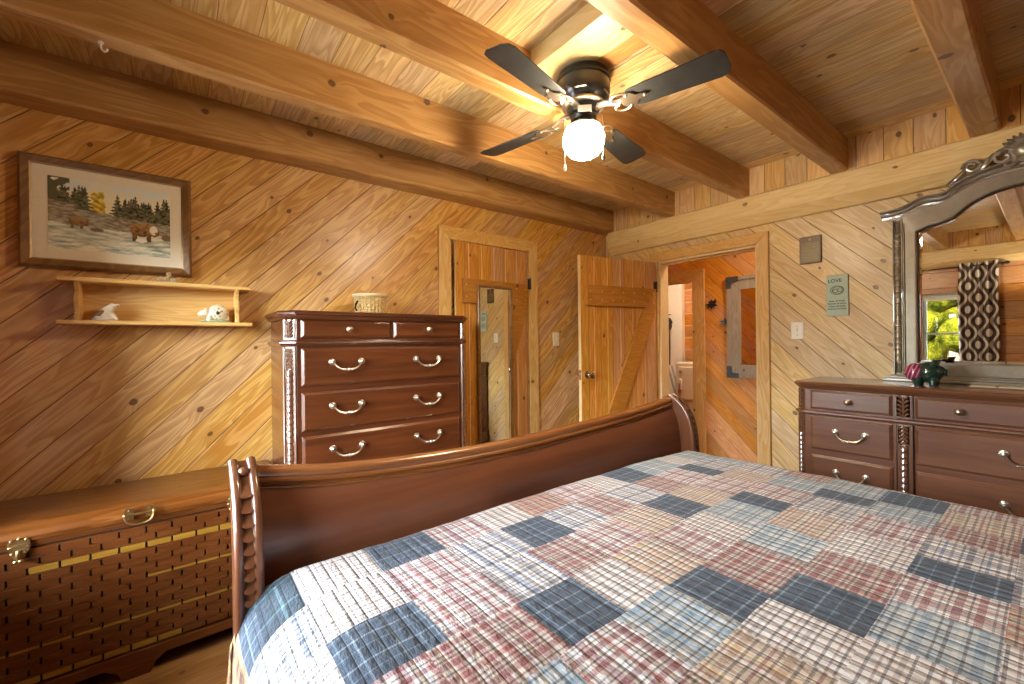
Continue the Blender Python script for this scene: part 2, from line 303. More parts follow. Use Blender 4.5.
# ------------------------------------------------------------------ mesh building
class MB:
    def __init__(s, X=None): s.v = []; s.f = []; s.mi = []; s.uvs = None; s.X = X
    def add(s, vs, fs, mi=0):
        o = len(s.v)
        s.v += [tuple(s.X @ Vector(p)) if s.X is not None else tuple(p) for p in vs]
        for f in fs: s.f.append(tuple(i + o for i in f)); s.mi.append(mi)
        return s
    def box(s, x0, x1, y0, y1, z0, z1, mi=0, T=None):
        vs = [(x, y, z) for z in (z0, z1) for y in (y0, y1) for x in (x0, x1)]
        if T is not None: vs = [T @ Vector(p) for p in vs]
        return s.add(vs, [(0, 2, 3, 1), (4, 5, 7, 6), (0, 1, 5, 4), (2, 6, 7, 3), (0, 4, 6, 2), (1, 3, 7, 5)], mi)
    def prism(s, poly, fn0, fn1, mi=0):
        n = len(poly); vs = [fn0(*p) for p in poly] + [fn1(*p) for p in poly]
        return s.add(vs, [tuple(range(n))[::-1], tuple(range(n, 2 * n))] + [(i, (i + 1) % n, n + (i + 1) % n, n + i) for i in range(n)], mi)
    def loft(s, rings, mi=0, closed=True, caps=True):
        n = len(rings[0]); vs = [p for r in rings for p in r]; fs = []
        for k in range(len(rings) - 1):
            for i in range(n if closed else n - 1):
                j = (i + 1) % n; fs.append((k * n + i, k * n + j, (k + 1) * n + j, (k + 1) * n + i))
        if caps: fs += [tuple(range(n))[::-1], tuple(range((len(rings) - 1) * n, len(rings) * n))]
        return s.add(vs, fs, mi)
    def lathe(s, c, prof, seg=20, T=None, mi=0, caps=True):
        c = Vector(c); T = T or Matrix()
        rings = [[c + T @ Vector((r * cos(2 * pi * i / seg), r * sin(2 * pi * i / seg), z)) for i in range(seg)] for r, z in prof]
        return s.loft(rings, mi, True, caps)
    def tube(s, pts, r, seg=8, mi=0, flat=1.0, up=None):
        pts = [Vector(p) for p in pts]; n = len(pts); rings = []; ref = Vector(up) if up else None
        for i in range(n):
            t = (pts[min(i + 1, n - 1)] - pts[max(i - 1, 0)]).normalized()
            if ref is None: ref = Vector((0, 0, 1)) if abs(t.z) < .9 else Vector((1, 0, 0))
            a = (ref - t * ref.dot(t)).normalized(); b = t.cross(a)
            if up is None: ref = a
            rr = r[i] if isinstance(r, (list, tuple)) else r
            rings.append([pts[i] + a * (rr * cos(2 * pi * k / seg)) + b * (rr * flat * sin(2 * pi * k / seg)) for k in range(seg)])
        return s.loft(rings, mi)
    def ell(s, c, rx, ry, rz, T=None, seg=12, rings=8, mi=0, fn=None):
        c = Vector(c); T = T or Matrix(); rr = []
        for j in range(1, rings):
            ph = pi * j / rings
            ring = []
            for i in range(seg):
                th = 2 * pi * i / seg
                p = Vector((rx * sin(ph) * cos(th), ry * sin(ph) * sin(th), rz * cos(ph)))
                if fn: p = fn(p)
                ring.append(c + T @ p)
            rr.append(ring)
        top = c + T @ Vector((0, 0, rz)); bot = c + T @ Vector((0, 0, -rz))
        n = seg; vs = [p for r in rr for p in r] + [top, bot]; fs = []
        for k in range(len(rr) - 1):
            for i in range(n): fs.append((k * n + i, (k + 1) * n + i, (k + 1) * n + (i + 1) % n, k * n + (i + 1) % n))
        N = len(rr) * n
        for i in range(n):
            fs.append((N, i, (i + 1) % n)); fs.append((N + 1, (len(rr) - 1) * n + (i + 1) % n, (len(rr) - 1) * n + i))
        return s.add(vs, fs, mi)
    def sheet(s, nu, nv, fn, mi=0):
        vs = [fn(i / nu, j / nv) for j in range(nv + 1) for i in range(nu + 1)]
        return s.add(vs, [(j * (nu + 1) + i, j * (nu + 1) + i + 1, (j + 1) * (nu + 1) + i + 1, (j + 1) * (nu + 1) + i) for j in range(nv) for i in range(nu)], mi)
    def raised(s, u0, u1, v0, v1, w0, w1, bev, mi=0):
        """a drawer or door front: slab with a sloping border (u right, v up, w out)"""
        b = bev
        vs = [(u0, v0, w0), (u1, v0, w0), (u1, v1, w0), (u0, v1, w0), (u0, v0, w1 - b * .7), (u1, v0, w1 - b * .7), (u1, v1, w1 - b * .7), (u0, v1, w1 - b * .7),
              (u0 + b, v0 + b, w1), (u1 - b, v0 + b, w1), (u1 - b, v1 - b, w1), (u0 + b, v1 - b, w1)]
        fs = [(3, 2, 1, 0), (8, 9, 10, 11)]
        for k in (0, 4):
            for i in range(4): fs.append((k + i, k + (i + 1) % 4, k + 4 + (i + 1) % 4, k + 4 + i))
        return s.add(vs, fs, mi)
    def build(s, name, mats, parent=None, smooth=True, bevel=0, ang=38, flip=True):
        me = bpy.data.meshes.new(name)
        org = Vector((0, 0, 0))
        if parent is not None and parent.get('_world'):
            p = parent; org = Vector(p['_org'])
        me.from_pydata([tuple(Vector(p) - org) for p in s.v], [], s.f)
        mats = mats if isinstance(mats, (list, tuple)) else [mats]
        for m in mats: me.materials.append(MAT[m] if isinstance(m, str) else m)
        me.polygons.foreach_set('material_index', s.mi)
        if s.uvs:
            uvl = me.uv_layers.new(name='UVMap')
            for l in me.loops: pass
            k = 0
            for pi_, p in enumerate(me.polygons):
                for j, li in enumerate(p.loop_indices): uvl.data[li].uv = s.uvs[pi_][j]
        me.validate()
        if flip:
            import bmesh
            bm = bmesh.new(); bm.from_mesh(me); bmesh.ops.recalc_face_normals(bm, faces=bm.faces); bm.to_mesh(me); bm.free()
        if smooth:
            me.shade_smooth(); me.set_sharp_from_angle(angle=math.radians(ang))
        o = bpy.data.objects.new(name, me); COL.objects.link(o)
        if parent is not None:
            o.parent = parent
            if parent.get('_world'): o['_world'] = True; o['_org'] = parent['_org']
        if bevel:
            md = o.modifiers.new('edge', 'BEVEL'); md.width = bevel; md.segments = 2; md.limit_method = 'ANGLE'; md.angle_limit = math.radians(40)
        return o

def thing(name, label, cat, loc=(0, 0, 0), rot=None, group=None, local=False):
    o = bpy.data.objects.new(name, None); COL.objects.link(o); o.empty_display_size = .05
    o.location = loc
    if rot: o.rotation_euler = rot
    o['label'] = label; o['category'] = cat
    if group: o['group'] = group
    if not local: o['_world'] = True; o['_org'] = tuple(loc)
    return o
def struct(o, label=None, cat=None):
    o['kind'] = 'structure'
    if label: o['label'] = label
    if cat: o['category'] = cat
    return o
def tag(o, label, cat, group=None):
    o['label'] = label; o['category'] = cat
    if group: o['group'] = group
    return o
def rect_holes(mb, axis, a0, a1, z0, z1, t0, t1, holes):
    """wall slab on axis 'x' (normal x, runs along y) or 'y' with rectangular holes (a0,a1,z0,z1)"""
    As = sorted({a0, a1, *[h[0] for h in holes], *[h[1] for h in holes]}); Zs = sorted({z0, z1, *[h[2] for h in holes], *[h[3] for h in holes]})
    for i in range(len(As) - 1):
        run = []
        for k in range(len(Zs) - 1):
            am, zm = (As[i] + As[i + 1]) / 2, (Zs[k] + Zs[k + 1]) / 2
            if any(h[0] < am < h[1] and h[2] < zm < h[3] for h in holes): continue
            if run and abs(run[-1][1] - Zs[k]) < 1e-6: run[-1][1] = Zs[k + 1]
            else: run.append([Zs[k], Zs[k + 1]])
        for za, zb in run:
            if axis == 'x': mb.box(t0, t1, As[i], As[i + 1], za, zb)
            else: mb.box(As[i], As[i + 1], t0, t1, za, zb)
    return mb

# ------------------------------------------------------------------ room dimensions
XB, YA, XD, YE, ZC = 3.287, 2.70, -.70, -1.00, 2.503
BB = 2.311                                   # underside of the beams
DO0, DO1, DOZ = 1.323, 2.126, 1.972          # doorway in the right wall
XH = 4.40                                    # far wall of the hall

struct(MB().box(XD - .2, 6.2, YE - .2, 4.1, -.06, 0).build('floor', 'floor', smooth=False))
struct(MB().box(XD - .2, XB + .1, YE - .2, YA + .1, ZC, ZC + .06).build('ceiling', 'ceil', smooth=False))
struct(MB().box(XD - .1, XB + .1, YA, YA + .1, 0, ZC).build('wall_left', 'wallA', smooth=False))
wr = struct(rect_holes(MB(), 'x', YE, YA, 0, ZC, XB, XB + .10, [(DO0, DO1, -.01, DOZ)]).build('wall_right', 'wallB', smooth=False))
WIN = [(.45, 1.02, .86, 1.80), (1.10, 2.24, .55, 1.90)]
wd = struct(rect_holes(MB(), 'x', YE, YA, 0, ZC, XD - .14, XD, WIN).build('wall_window', 'logh', smooth=False))
we = struct(rect_holes(MB(), 'y', XD, XB, 0, ZC, YE - .14, YE, []).build('wall_bedhead', 'loghX', smooth=False))

# uprights and big logs along the top of the right and window walls
struct(MB().box(3.215, XB, YE, YA, BB, ZC).build('trim_1', 'vertB', smooth=False))
struct(MB().box(XD, XD + .065, YE, YA, BB, ZC).build('trim_2', 'vertB', smooth=False))
def logprof(y0, y1, x_face, x_wall, mi=0):
    d = 1 if x_wall > x_face else -1
    pr = [(x_face + .012 * d, BB), (x_wall, BB), (x_wall, 2.102), (x_face + .048 * d, 2.102), (x_face, 2.168), (x_face, BB - .012)]
    mb = MB(); n = 28; rings = []
    for i in range(n + 1):
        y = y0 + (y1 - y0) * i / n
        w = .005 * mnoise.noise((y * 2.1, 3.3, x_face))
        w2 = .006 * mnoise.noise((y * 1.7, 8.3, x_face))
        rings.append([(x + (w * 0.6 if k in (3, 4, 5) else 0), y, z + (w2 if k in (3, 4) else 0)) for k, (x, z) in enumerate(pr)])
    return mb.loft(rings)
struct(logprof(YE, 2.612, 3.20, XB).build('trim_3', 'log', smooth=True, ang=25))
struct(logprof(YE, 2.548, XD + .085, XD).build('trim_4', 'log', smooth=True, ang=25))

# ceiling beams run away from the window wall to the right wall
beams = [(2.548, 2.70, 'pine beam lying along the top of the left wall above the picture'),
         (1.922, 1.998, 'pine beam with a small white hook screwed into its underside'),
         (1.345, 1.433, 'pine beam directly behind the ceiling fan housing'),
         (.775, .868, 'pine beam whose end meets the log left of the tall mirror top'),
         (.165, .270, 'pine beam ending right above the carved mirror crest'),
         (-.445, -.35, 'pine beam nearest the head wall of the bedroom')]
for k, (y0, y1, lab) in enumerate(beams):
    mb = MB(); n = 36; rings = []
    for i in range(n + 1):
        x = XD + .065 + (3.215 - XD - .065) * i / n
        a = .004 * mnoise.noise((x * 1.6, k * 7.7, 1)); b = .004 * mnoise.noise((x * 1.9, k * 3.1, 4)); c = .003 * mnoise.noise((x * 2.3, k * 5.1, 9))
        ch = .008
        rings.append([(x, y0 + a, ZC), (x, y0 + a, BB + ch + c), (x, y0 + a + ch, BB + c), (x, y1 + b - ch, BB + c), (x, y1 + b, BB + ch + c), (x, y1 + b, ZC)])
    if k == 0: rings = [[(x, min(y, YA), z) for x, y, z in r] for r in rings]
    struct(mb.loft(rings).build('ceiling_beam', 'beam', smooth=True, ang=30), lab, 'beam')

# ------------------------------------------------------------------ hall and laundry seen through the doorway
HE = 2.365
mb = MB(); mb.box(XH, XH + .1, YE, HE, 0, ZC); mb.box(XH, XH + .1, HE, 3.1, 2.02, ZC)
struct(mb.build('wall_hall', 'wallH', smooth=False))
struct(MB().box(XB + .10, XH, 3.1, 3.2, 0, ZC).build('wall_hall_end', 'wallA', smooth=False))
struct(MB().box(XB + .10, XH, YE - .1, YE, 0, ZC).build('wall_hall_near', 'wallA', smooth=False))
struct(MB().box(XB + .10, XH + .1, YE, 3.1, ZC, ZC + .06).build('ceiling_hall', 'ceil', smooth=False))
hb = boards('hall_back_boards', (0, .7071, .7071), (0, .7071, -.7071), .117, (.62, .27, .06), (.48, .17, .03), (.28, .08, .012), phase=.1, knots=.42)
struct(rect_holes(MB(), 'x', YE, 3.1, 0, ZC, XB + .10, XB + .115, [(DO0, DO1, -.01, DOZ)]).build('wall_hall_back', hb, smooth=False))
struct(MB().box(5.75, 5.85, 1.9, 4.0, 0, ZC).build('wall_laundry', 'loglaundry', smooth=False))
struct(MB().box(XH + .1, 5.85, 4.0, 4.1, 0, ZC).build('wall_laundry_left', 'loghX', smooth=False))
struct(MB().box(XH + .1, 5.85, 1.8, 1.9, 0, ZC).build('wall_laundry_right', 'loghX', smooth=False))
struct(MB().box(XH + .1, 5.85, 1.8, 4.1, ZC, ZC + .06).build('ceiling_laundry', 'ceil', smooth=False))
struct(MB().box(XH, XH + .1, 3.1, 4.0, 0, ZC).build('wall_laundry_front', 'loghX', smooth=False))

def casing(name, axis, a0, a1, w, z1, depth, pos, sgn, mats=('caseV', 'caseH'), sides='LRT'):
    """mitred door casing round an opening a0..a1 up to z1; sgn = direction it stands proud of pos"""
    root = bpy.data.objects.new(name, None); COL.objects.link(root); root['kind'] = 'structure'
    root['_world'] = True; root['_org'] = (0, 0, 0)
    f = (lambda t: (lambda a, z: (t, a, z))) if axis == 'x' else (lambda t: (lambda a, z: (a, t, z)))
    p0, p1 = f(pos), f(pos + sgn * depth)
    if 'L' in sides: MB().prism([(a0 - w, 0), (a0, 0), (a0, z1), (a0 - w, z1 + w)], p0, p1).build('side_casing', mats[0], root, False, .003)
    if 'R' in sides: MB().prism([(a1, 0), (a1 + w, 0), (a1 + w, z1 + w), (a1, z1)], p0, p1).build('side_casing', mats[0], root, False, .003)
    if 'T' in sides: MB().prism([(a0, z1), (a1, z1), (a1 + w, z1 + w), (a0 - w, z1 + w)], p0, p1).build('head_casing', mats[1], root, False, .003)
    return root
casing('trim_5', 'x', DO0, DO1, .078, DOZ, .024, XB, -1)
casing('trim_6', 'x', 2.432, 3.06, .135, 1.91, .022, XH, -1)
casing('trim_7', 'y', 1.543, 2.278, .094, 2.033, .024, YA, -1)
# jamb lining of the doorway
jr = bpy.data.objects.new('trim_8', None); COL.objects.link(jr); jr['kind'] = 'structure'; jr['_world'] = True; jr['_org'] = (0, 0, 0)
MB().box(XB - .002, XB + .117, DO1 - .018, DO1, 0, DOZ).build('jamb', 'caseW', jr, False, .002)
MB().box(XB - .002, XB + .117, DO0, DO0 + .018, 0, DOZ).build('jamb', 'caseW', jr, False, .002)
MB().box(XB - .002, XB + .117, DO0 + .018, DO1 - .018, DOZ - .018, DOZ).build('jamb', 'caseW', jr, False, .002)
MB().box(XB + .045, XB + .08, DO0 + .018, DO1 - .018, DOZ - .030, DOZ - .018).build('door_stop', 'caseH', jr, False, .002)

# ------------------------------------------------------------------ plank doors
def plank_door(root, W, H, flip, brace_z, t=.034):
    """leaf in local coords: x 0..W from the free edge (0) to the hinge (W); room face at y=0 (front is -y); flip: knob kept apart"""
    slab = MB(); n = 6; bw = W / n
    for i in range(n): slab.box(i * bw + .0034, (i + 1) * bw - .0034, .0, t, .012, H)
    MB().box(.003, W - .003, .0035, t - .0035, .014, H - .002).build('tongue_strips', 'caseW', root, False)
    lf = slab.build('leaf', 'vertX', root, False, .0025)
    MB().box(.0005, .0005 + .001, .001, t - .001, .014, H - .002).build('leaf_edge', 'caseW', root, False)  # pale strip painted in for the light on the free edge
    z0, z1 = brace_z
    MB().box(.055, W - .018, -.022, 0, z0, z1).build('brace_board', 'brace', root, False, .003)
    MB().box(.055, W - .018, -.022, 0, .22, .40).build('brace_board', 'brace', root, False, .003)
    w = .17
    MB().prism([(.10, .40), (.10 + w, .40), (W - .02, z0 - .02), (W - .02, z0), (W - .16, z0)], lambda a, z: (a, -.022, z), lambda a, z: (a, 0, z)).build('diagonal_brace', 'brace', root, False, .003)
    nl = MB()
    for zz in (z0 + .045, z1 - .045):
        for i in range(7): nl.ell((.08 + i * (W - .13) / 6, -.022, zz), .0045, .003, .0045, seg=8, rings=4)
    nl.build('nails', 'ivory', root)
    return lf
# closet door on the left wall, hinged on its right and standing slightly ajar
WD1 = .705
hinge = Vector((2.262, 2.676, 0)); al = math.radians(3.0)
d1 = bpy.data.objects.new('door_1', None); COL.objects.link(d1); d1['kind'] = 'structure'
d1['label'] = 'plank closet door on the left wall carrying a tall narrow mirror'; d1['category'] = 'door'
d1.rotation_euler = (0, 0, al)
d1.location = hinge - Vector((WD1 * cos(al), WD1 * sin(al), 0)); 
d1.location.z = 0
plank_door(d1, WD1, 2.022, False, (1.58, 1.757), t=.02)
for zz in (1.72, .35):
    h = MB(); h.box(WD1 - .004, WD1 + .012, -.028, -.004, zz, zz + .085); h.lathe((WD1 + .004, -.03, zz - .004), [(.006, 0), (.006, .093), (.003, .097)], 10)
    h.build('hinge', 'bronze', d1, False)

# open bedroom door, swung back against the left wall
fr, hg = Vector((2.428, 2.248, 0)), Vector((3.222, 2.112, 0))
ang = math.atan2(hg.y - fr.y, hg.x - fr.x); W2 = (hg - fr).length
d2 = bpy.data.objects.new('door_2', None); COL.objects.link(d2); d2['kind'] = 'structure'
d2['label'] = 'open plank door with a Z brace swung back beside the doorway'; d2['category'] = 'door'
d2.location = fr; d2.rotation_euler = (0, 0, ang)
plank_door(d2, W2, 1.956, True, (1.565, 1.725))
kb = MB()
Ty = Matrix.Rotation(pi / 2, 4, 'X')
for s_ in (-1, 1):
    T = Matrix.Rotation(pi / 2 * (1 if s_ < 0 else -1), 4, 'X')
    kb.lathe((.062, 0 if s_ < 0 else .034, 1.03), [(.032, .0), (.032, .005), (.026, .009), (.011, .012), (.011, .034), (.024, .042), (.029, .052), (.027, .063), (.017, .069), (.001, .070)], 20, T)
kb.build('knob', 'chrome', d2)
lt = MB(); lt.box(-.0015, .003, .006, .028, .99, 1.07); lt.box(-.012, 0, .011, .023, 1.018, 1.042); lt.build('latch', 'chrome', d2, False, .001)
for zz in (1.70, .25):
    h = MB(); h.lathe((W2 + .004, -.006, zz), [(.006, 0), (.006, .09), (.003, .094)], 10); h.box(W2 - .03, W2 + .004, -.002, 0, zz, zz + .09)
    h.build('hinge', 'bronze', d2, False)

# tall mirror hung on the closet door (on top of its brace board)
dm = thing('door_mirror', 'tall narrow mirror in a dark frame hung on the closet door', 'mirror', (d1.location.x, d1.location.y, .47), (0, 0, al), local=True)
mx0, mx1, mz0, mz1 = .168, .505, 0., 1.245
fr_ = MB(); b = .020
def frame_ring(mb, x0, x1, z0, z1, b, y0, y1, bev=.006, mi=0):
    o = [(x0, z0), (x1, z0), (x1, z1), (x0, z1)]; i = [(x0 + b, z0 + b), (x1 - b, z0 + b), (x1 - b, z1 - b), (x0 + b, z1 - b)]
    m = [(x0 + bev, z0 + bev), (x1 - bev, z0 + bev), (x1 - bev, z1 - bev), (x0 + bev, z1 - bev)]
    rings = [[(x, y0, z) for x, z in o], [(x, y1 + (y0 - y1) * .35, z) for x, z in o], [(x, y1, z) for x, z in m], [(x, y1 + (y0 - y1) * .2, z) for x, z in i], [(x, y0 + (y1 - y0) * .1, z) for x, z in i]]
    n = 4; vs = [p for r in rings for p in r]
    fs = [(k * n + a, k * n + (a + 1) % n, (k + 1) * n + (a + 1) % n, (k + 1) * n + a) for k in range(4) for a in range(4)]
    return mb.add(vs, fs, mi)
frame_ring(fr_, mx0, mx1, mz0, mz1, b, -.023, -.042)
fr_.build('frame', 'framed', dm, False)
MB().box(mx0 + .012, mx1 - .012, -.030, -.026, mz0 + .012, mz1 - .012).build('glass', 'mirror', dm, False)

# ------------------------------------------------------------------ windows
def window(name, axis, a0, a1, z0, z1, pos, sgn, thick, shade):
    """double-hung window in a wall; sgn: direction towards the room along the wall's normal"""
    root = bpy.data.objects.new(name, None); COL.objects.link(root); root['kind'] = 'structure'; root['_world'] = True; root['_org'] = (0, 0, 0)
    def bx(mb, a, b_, t0, t1, za, zb):
        t0, t1 = pos + sgn * t0, pos + sgn * t1
        if axis == 'x': mb.box(min(t0, t1), max(t0, t1), a, b_, za, zb)
        else: mb.box(a, b_, min(t0, t1), max(t0, t1), za, zb)
        return mb
    c = MB(); w = .06
    for q in ((a0 - w, a0, z0 - w, z1 + w), (a1, a1 + w, z0 - w, z1 + w), (a0, a1, z1, z1 + w), (a0, a1, z0 - w, z0)): bx(c, q[0], q[1], 0, .018, q[2], q[3])
    c.build('casing', 'brace', root, False, .003)
    jm = MB()
    for q in ((a0, a0 + .012, z0, z1), (a1 - .012, a1, z0, z1), (a0, a1, z1 - .012, z1), (a0, a1, z0, z0 + .012)): bx(jm, q[0], q[1], -thick, 0, q[2], q[3])
    jm.build('frame', 'winframe', root, False)
    zm = (z0 + z1) / 2
    for zs, ze, t in ((z0 + .012, zm + .012, -.05), (zm - .012, z1 - .012, -.075)):
        s_ = MB(); b_ = .032
        for q in ((a0 + .012, a0 + .012 + b_, zs, ze), (a1 - .012 - b_, a1 - .012, zs, ze), (a0 + .012, a1 - .012, ze - b_ * .75, ze), (a0 + .012, a1 - .012, zs, zs + b_ * .75)): bx(s_, q[0], q[1], t, t + .022, q[2], q[3])
        so = s_.build('sash', 'winframe', root, False, .002)
        g = MB(); bx(g, a0 + .03, a1 - .03, t + .009, t + .012, zs + .01, ze - .01); g.build('pane', 'glass', so, False)
    if shade:
        sh = MB(); bx(sh, a0 + .014, a1 - .014, -.035, -.03, z1 - shade, z1 - .012); so = sh.build('roller_shade', 'shade', root, False)
        rl = MB()
        if axis == 'x': rl.tube([(pos + sgn * -.03, a0 + .014, z1 - .03), (pos + sgn * -.03, a1 - .014, z1 - .03)], .018, 12)
        rl.build('shade_roller', 'shade', so)
    return root
window('window_1', 'x', *WIN[0], XD, 1, .14, .075)
window('window_2', 'x', *WIN[1], XD, 1, .14, .06)

# curtain and rod by window_1
cr = thing('curtain_rod', 'dark curtain rod above the window seen in the dresser mirror', 'curtain rod', (XD + .07, .33, 2.09))
q = MB(); q.tube([(XD + .07, .33, 2.09), (XD + .07, 2.36, 2.09)], .008, 10); q.build('pole', 'bronze', cr)
for y in (.33, 2.36):
    q = MB(); q.ell((XD + .07, y, 2.09), .018, .024, .018); q.build('finial', 'bronze', cr)
for y in (.36, 2.33):
    q = MB(); q.box(XD, XD + .075, y - .008, y + .008, 2.074, 2.10); q.build('bracket', 'bronze', cr, False)
ct = MB(); nu, nv = 110, 46; y0, y1, zt, zb = .385, .70, 2.125, .55
uvs = []
def cfn(a, b_):
    y = y0 + (y1 - y0) * a + .004 * sin(b_ * 9 + a * 5)
    return (XD + .07 + (.028 + .01 * b_) * sin(a * 2 * pi * 4.5 + .6 * sin(b_ * 3)), y, zt + (zb - zt) * b_)
ct.sheet(nu, nv, cfn)
ct.uvs = []
for j in range(nv):
    for i in range(nu):
        ct.uvs.append([(x / nu * .62, -yy / nv * (zt - zb)) for x, yy in ((i, j), (i + 1, j), (i + 1, j + 1), (i, j + 1))])
tag(ct.build('curtain', 'curtain', flip=False), 'brown and white wavy patterned curtain seen in the dresser mirror', 'curtain')

# ------------------------------------------------------------------ outdoors (seen in the mirror through the window)
struct(MB().box(-40, XD - .15, -25, 30, -.75, -.6).build('lawn', 'lawn', smooth=False))
struct(MB().box(-6.5, XD - .15, 1.25, 7, -.6, -.12).build('patio_bounce_slab', 'patio_bounce_slab', smooth=False))  # added pale slab, bounces sunlight through the wide window for the carved posts' glint
def tree(x, y, h, r, mat, lab, seed):
    t = thing('tree', lab, 'tree', (x, y, -.6), group='trees outside the window')
    MB().tube([(x, y, -.6), (x + .05, y, .4), (x, y + .05, h * .6)], [.16, .12, .06], 10).build('trunk', 'bark', t)
    c = MB(); rr = random.Random(seed)
    for k in range(16):
        a, b_ = rr.uniform(0, 2 * pi), rr.uniform(.0, 1)
        q = r * rr.uniform(.25, .42); s_ = 1 - abs(b_ - .35)
        cx, cy, cz = x + r * .62 * s_ * cos(a), y + r * .62 * s_ * sin(a), .1 + (h - .3) * b_
        sd = rr.uniform(0, 50)
        c.ell((cx, cy, cz), q, q, q * 1.1, seg=18, rings=12, fn=lambda p, sd=sd: p * (1 + .28 * mnoise.noise(p * 3.4 + Vector((sd, 0, 0)))))
    c.build('crown', mat, t)
tree(-9.2, 1.6, 3.1, 1.1, 'leafy', 'rounded yellow green tree seen through the mirrored window', 3)
tree(-11.5, 4.6, 3.5, 1.4, 'leafg', 'darker green tree behind the yellow green one in the mirrored window', 5)
tree(-12.5, -1.2, 3.6, 1.5, 'leafg', 'green tree beside the curtain in the mirrored window', 8)
tree(-15.5, 2.4, 4.4, 2.0, 'leafy', 'tall pale tree at the back of the mirrored window view', 11)

# ------------------------------------------------------------------ framed picture
px0, px1, pz0, pz1 = -.528, .054, 1.636, 2.117
pic = thing('framed_picture', 'framed picture of two bears by a river above the small shelf', 'picture', ((px0 + px1) / 2, 2.70, pz0))
q = MB(); frame_ring(q, px0, px1, pz0, pz1, .034, 2.70, 2.662, .010); q.build('frame', 'framed', pic, False)
q = MB(); frame_ring(q, px0 + .030, px1 - .030, pz0 + .030, pz1 - .030, .010, 2.69, 2.672, .003); q.build('inner_lip', 'framel', pic, False)
MB().box(px0 + .03, px1 - .03, 2.678, 2.690, pz0 + .03, pz1 - .03).build('mat_board', 'mat', pic, False)
ix0, ix1, iz0, iz1 = px0 + .087, px1 - .084, pz0 + .085, pz1 - .082
def paint():
    nu, nv = 170, 96
    mb = MB(); mb.sheet(nu, nv, lambda a, b_: (ix0 + (ix1 - ix0) * a, 2.6765, iz0 + (iz1 - iz0) * b_))
    o = mb.build('painting', [plain('tmp', (1, 1, 1))], pic, False, flip=False)
    me = o.data; at = me.color_attributes.new('paint', 'FLOAT_COLOR', 'POINT')
    nz = lambda x, y, s_: mnoise.noise((x * s_, y * s_, 2.7))
    mixc = lambda a, b_, t: tuple(a[i] * (1 - t) + b_[i] * t for i in range(3))
    rr = random.Random(4)
    firs = [(rr.uniform(.05, .3), rr.uniform(.78, .95)) for _ in range(14)] + [(rr.uniform(.52, 1.0), rr.uniform(.74, .93)) for _ in range(24)]
    def bear(a, b_, cx, cy, s_, face):
        x, y = (a - cx) / s_ * face, (b_ - cy) / s_ * .56
        body = (x / 1.0) ** 2 + ((y - .12) / .52) ** 2 < 1
        hump = ((x - .3) / .5) ** 2 + ((y - .42) / .32) ** 2 < 1
        head = ((x - 1.02) / .42) ** 2 + ((y - .0) / .34) ** 2 < 1
        leg = (-.75 < x < -.4 or .35 < x < .75) and -.8 < y < 0
        return body or hump or head or leg
    k = 0
    for j in range(nv + 1):
        for i in range(nu + 1):
            a, b_ = i / nu, j / nv
            c = mixc((.80, .72, .48), (.62, .70, .68), max(0, min(1, .5 + nz(a, b_, 5) * .9 + (b_ - .9) * 3)))
            if .5 < b_ < .86 + .06 * nz(a, .2, 30) and .325 + .03 * nz(b_, a, 24) < a < .435 + .03 * nz(b_, a, 20) - (b_ - .55) * .05: c = mixc((.34, .24, .03), (.80, .62, .10), .5 + 1.2 * nz(a, b_, 26))
            if .46 < b_ < .8 and abs(a - .66) < .055 - (b_ - .5) * .1: c = mixc((.55, .22, .06), (.70, .36, .12), .5 + nz(a, b_, 28))
            for fx, ft in firs:
                if b_ < ft and abs(a - fx) < (ft - b_) * .16 * (1 + .5 * sin(b_ * 130 + fx * 50)) + .003: c = mixc((.03, .04, .025), (.15, .15, .09), .5 + 1.2 * nz(a, b_, 40)); break
            gl = .60 - .10 * a + .02 * nz(a, .3, 12) + (.08 if a < .2 else 0)
            if a < .16 and b_ > .5 and nz(a, b_, 14) + (.16 - a) * 5 > .1: c = (.09, .09, .05)
            if b_ < gl: c = mixc((.15, .13, .09), (.40, .38, .29), max(0, min(1, .5 + 1.1 * nz(a * 1.0, b_ * 2.2, 20) + .3 * nz(a, b_ * 2, 60))))
            rv = .36 + .03 * nz(a, .8, 8) - .03 * a
            if b_ < rv:
                t = max(0, min(1, .58 + .9 * nz(a * .8, b_ * 3.6, 9) + .4 * nz(a, b_ * 4, 30)))
                c = mixc((.20, .27, .22), (.72, .74, .62), t)
            if bear(a, b_, .215, .40, .066, 1): c = mixc((.12, .065, .025), (.34, .22, .10), max(0, min(1, .45 + (b_ - .40) * 6 + .6 * nz(a, b_, 30))))
            if bear(a, b_, .745, .365, .108, 1): c = mixc((.10, .05, .02), (.40, .24, .10), max(0, min(1, .35 + (b_ - .36) * 4 + .6 * nz(a, b_, 30))))
            if ((a - .85) / .035) ** 2 + ((b_ - .40) / .07) ** 2 < 1 and nz(a, b_, 22) > -.25: c = (.78, .74, .62)
            if ((a - .74) / .05) ** 2 + ((b_ - .225) / .03) ** 2 < 1: c = (.80, .78, .68)
            if ((a - .37) / .055) ** 2 + ((b_ - .315) / .03) ** 2 < 1: c = (.16, .12, .08)
            if ((a - .97) / .05) ** 2 + ((b_ - .30) / .05) ** 2 < 1: c = (.17, .13, .09)
            at.data[k].color = tuple(min(1, x * 1.3) for x in c) + (1,); k += 1
    N = NT('river_and_bears_print'); n = N.n.new('ShaderNodeVertexColor'); n.layer_name = 'paint'
    me.materials[0] = N.fin(n.outputs[0], .25, None, 0, .5)
    return o
paint()

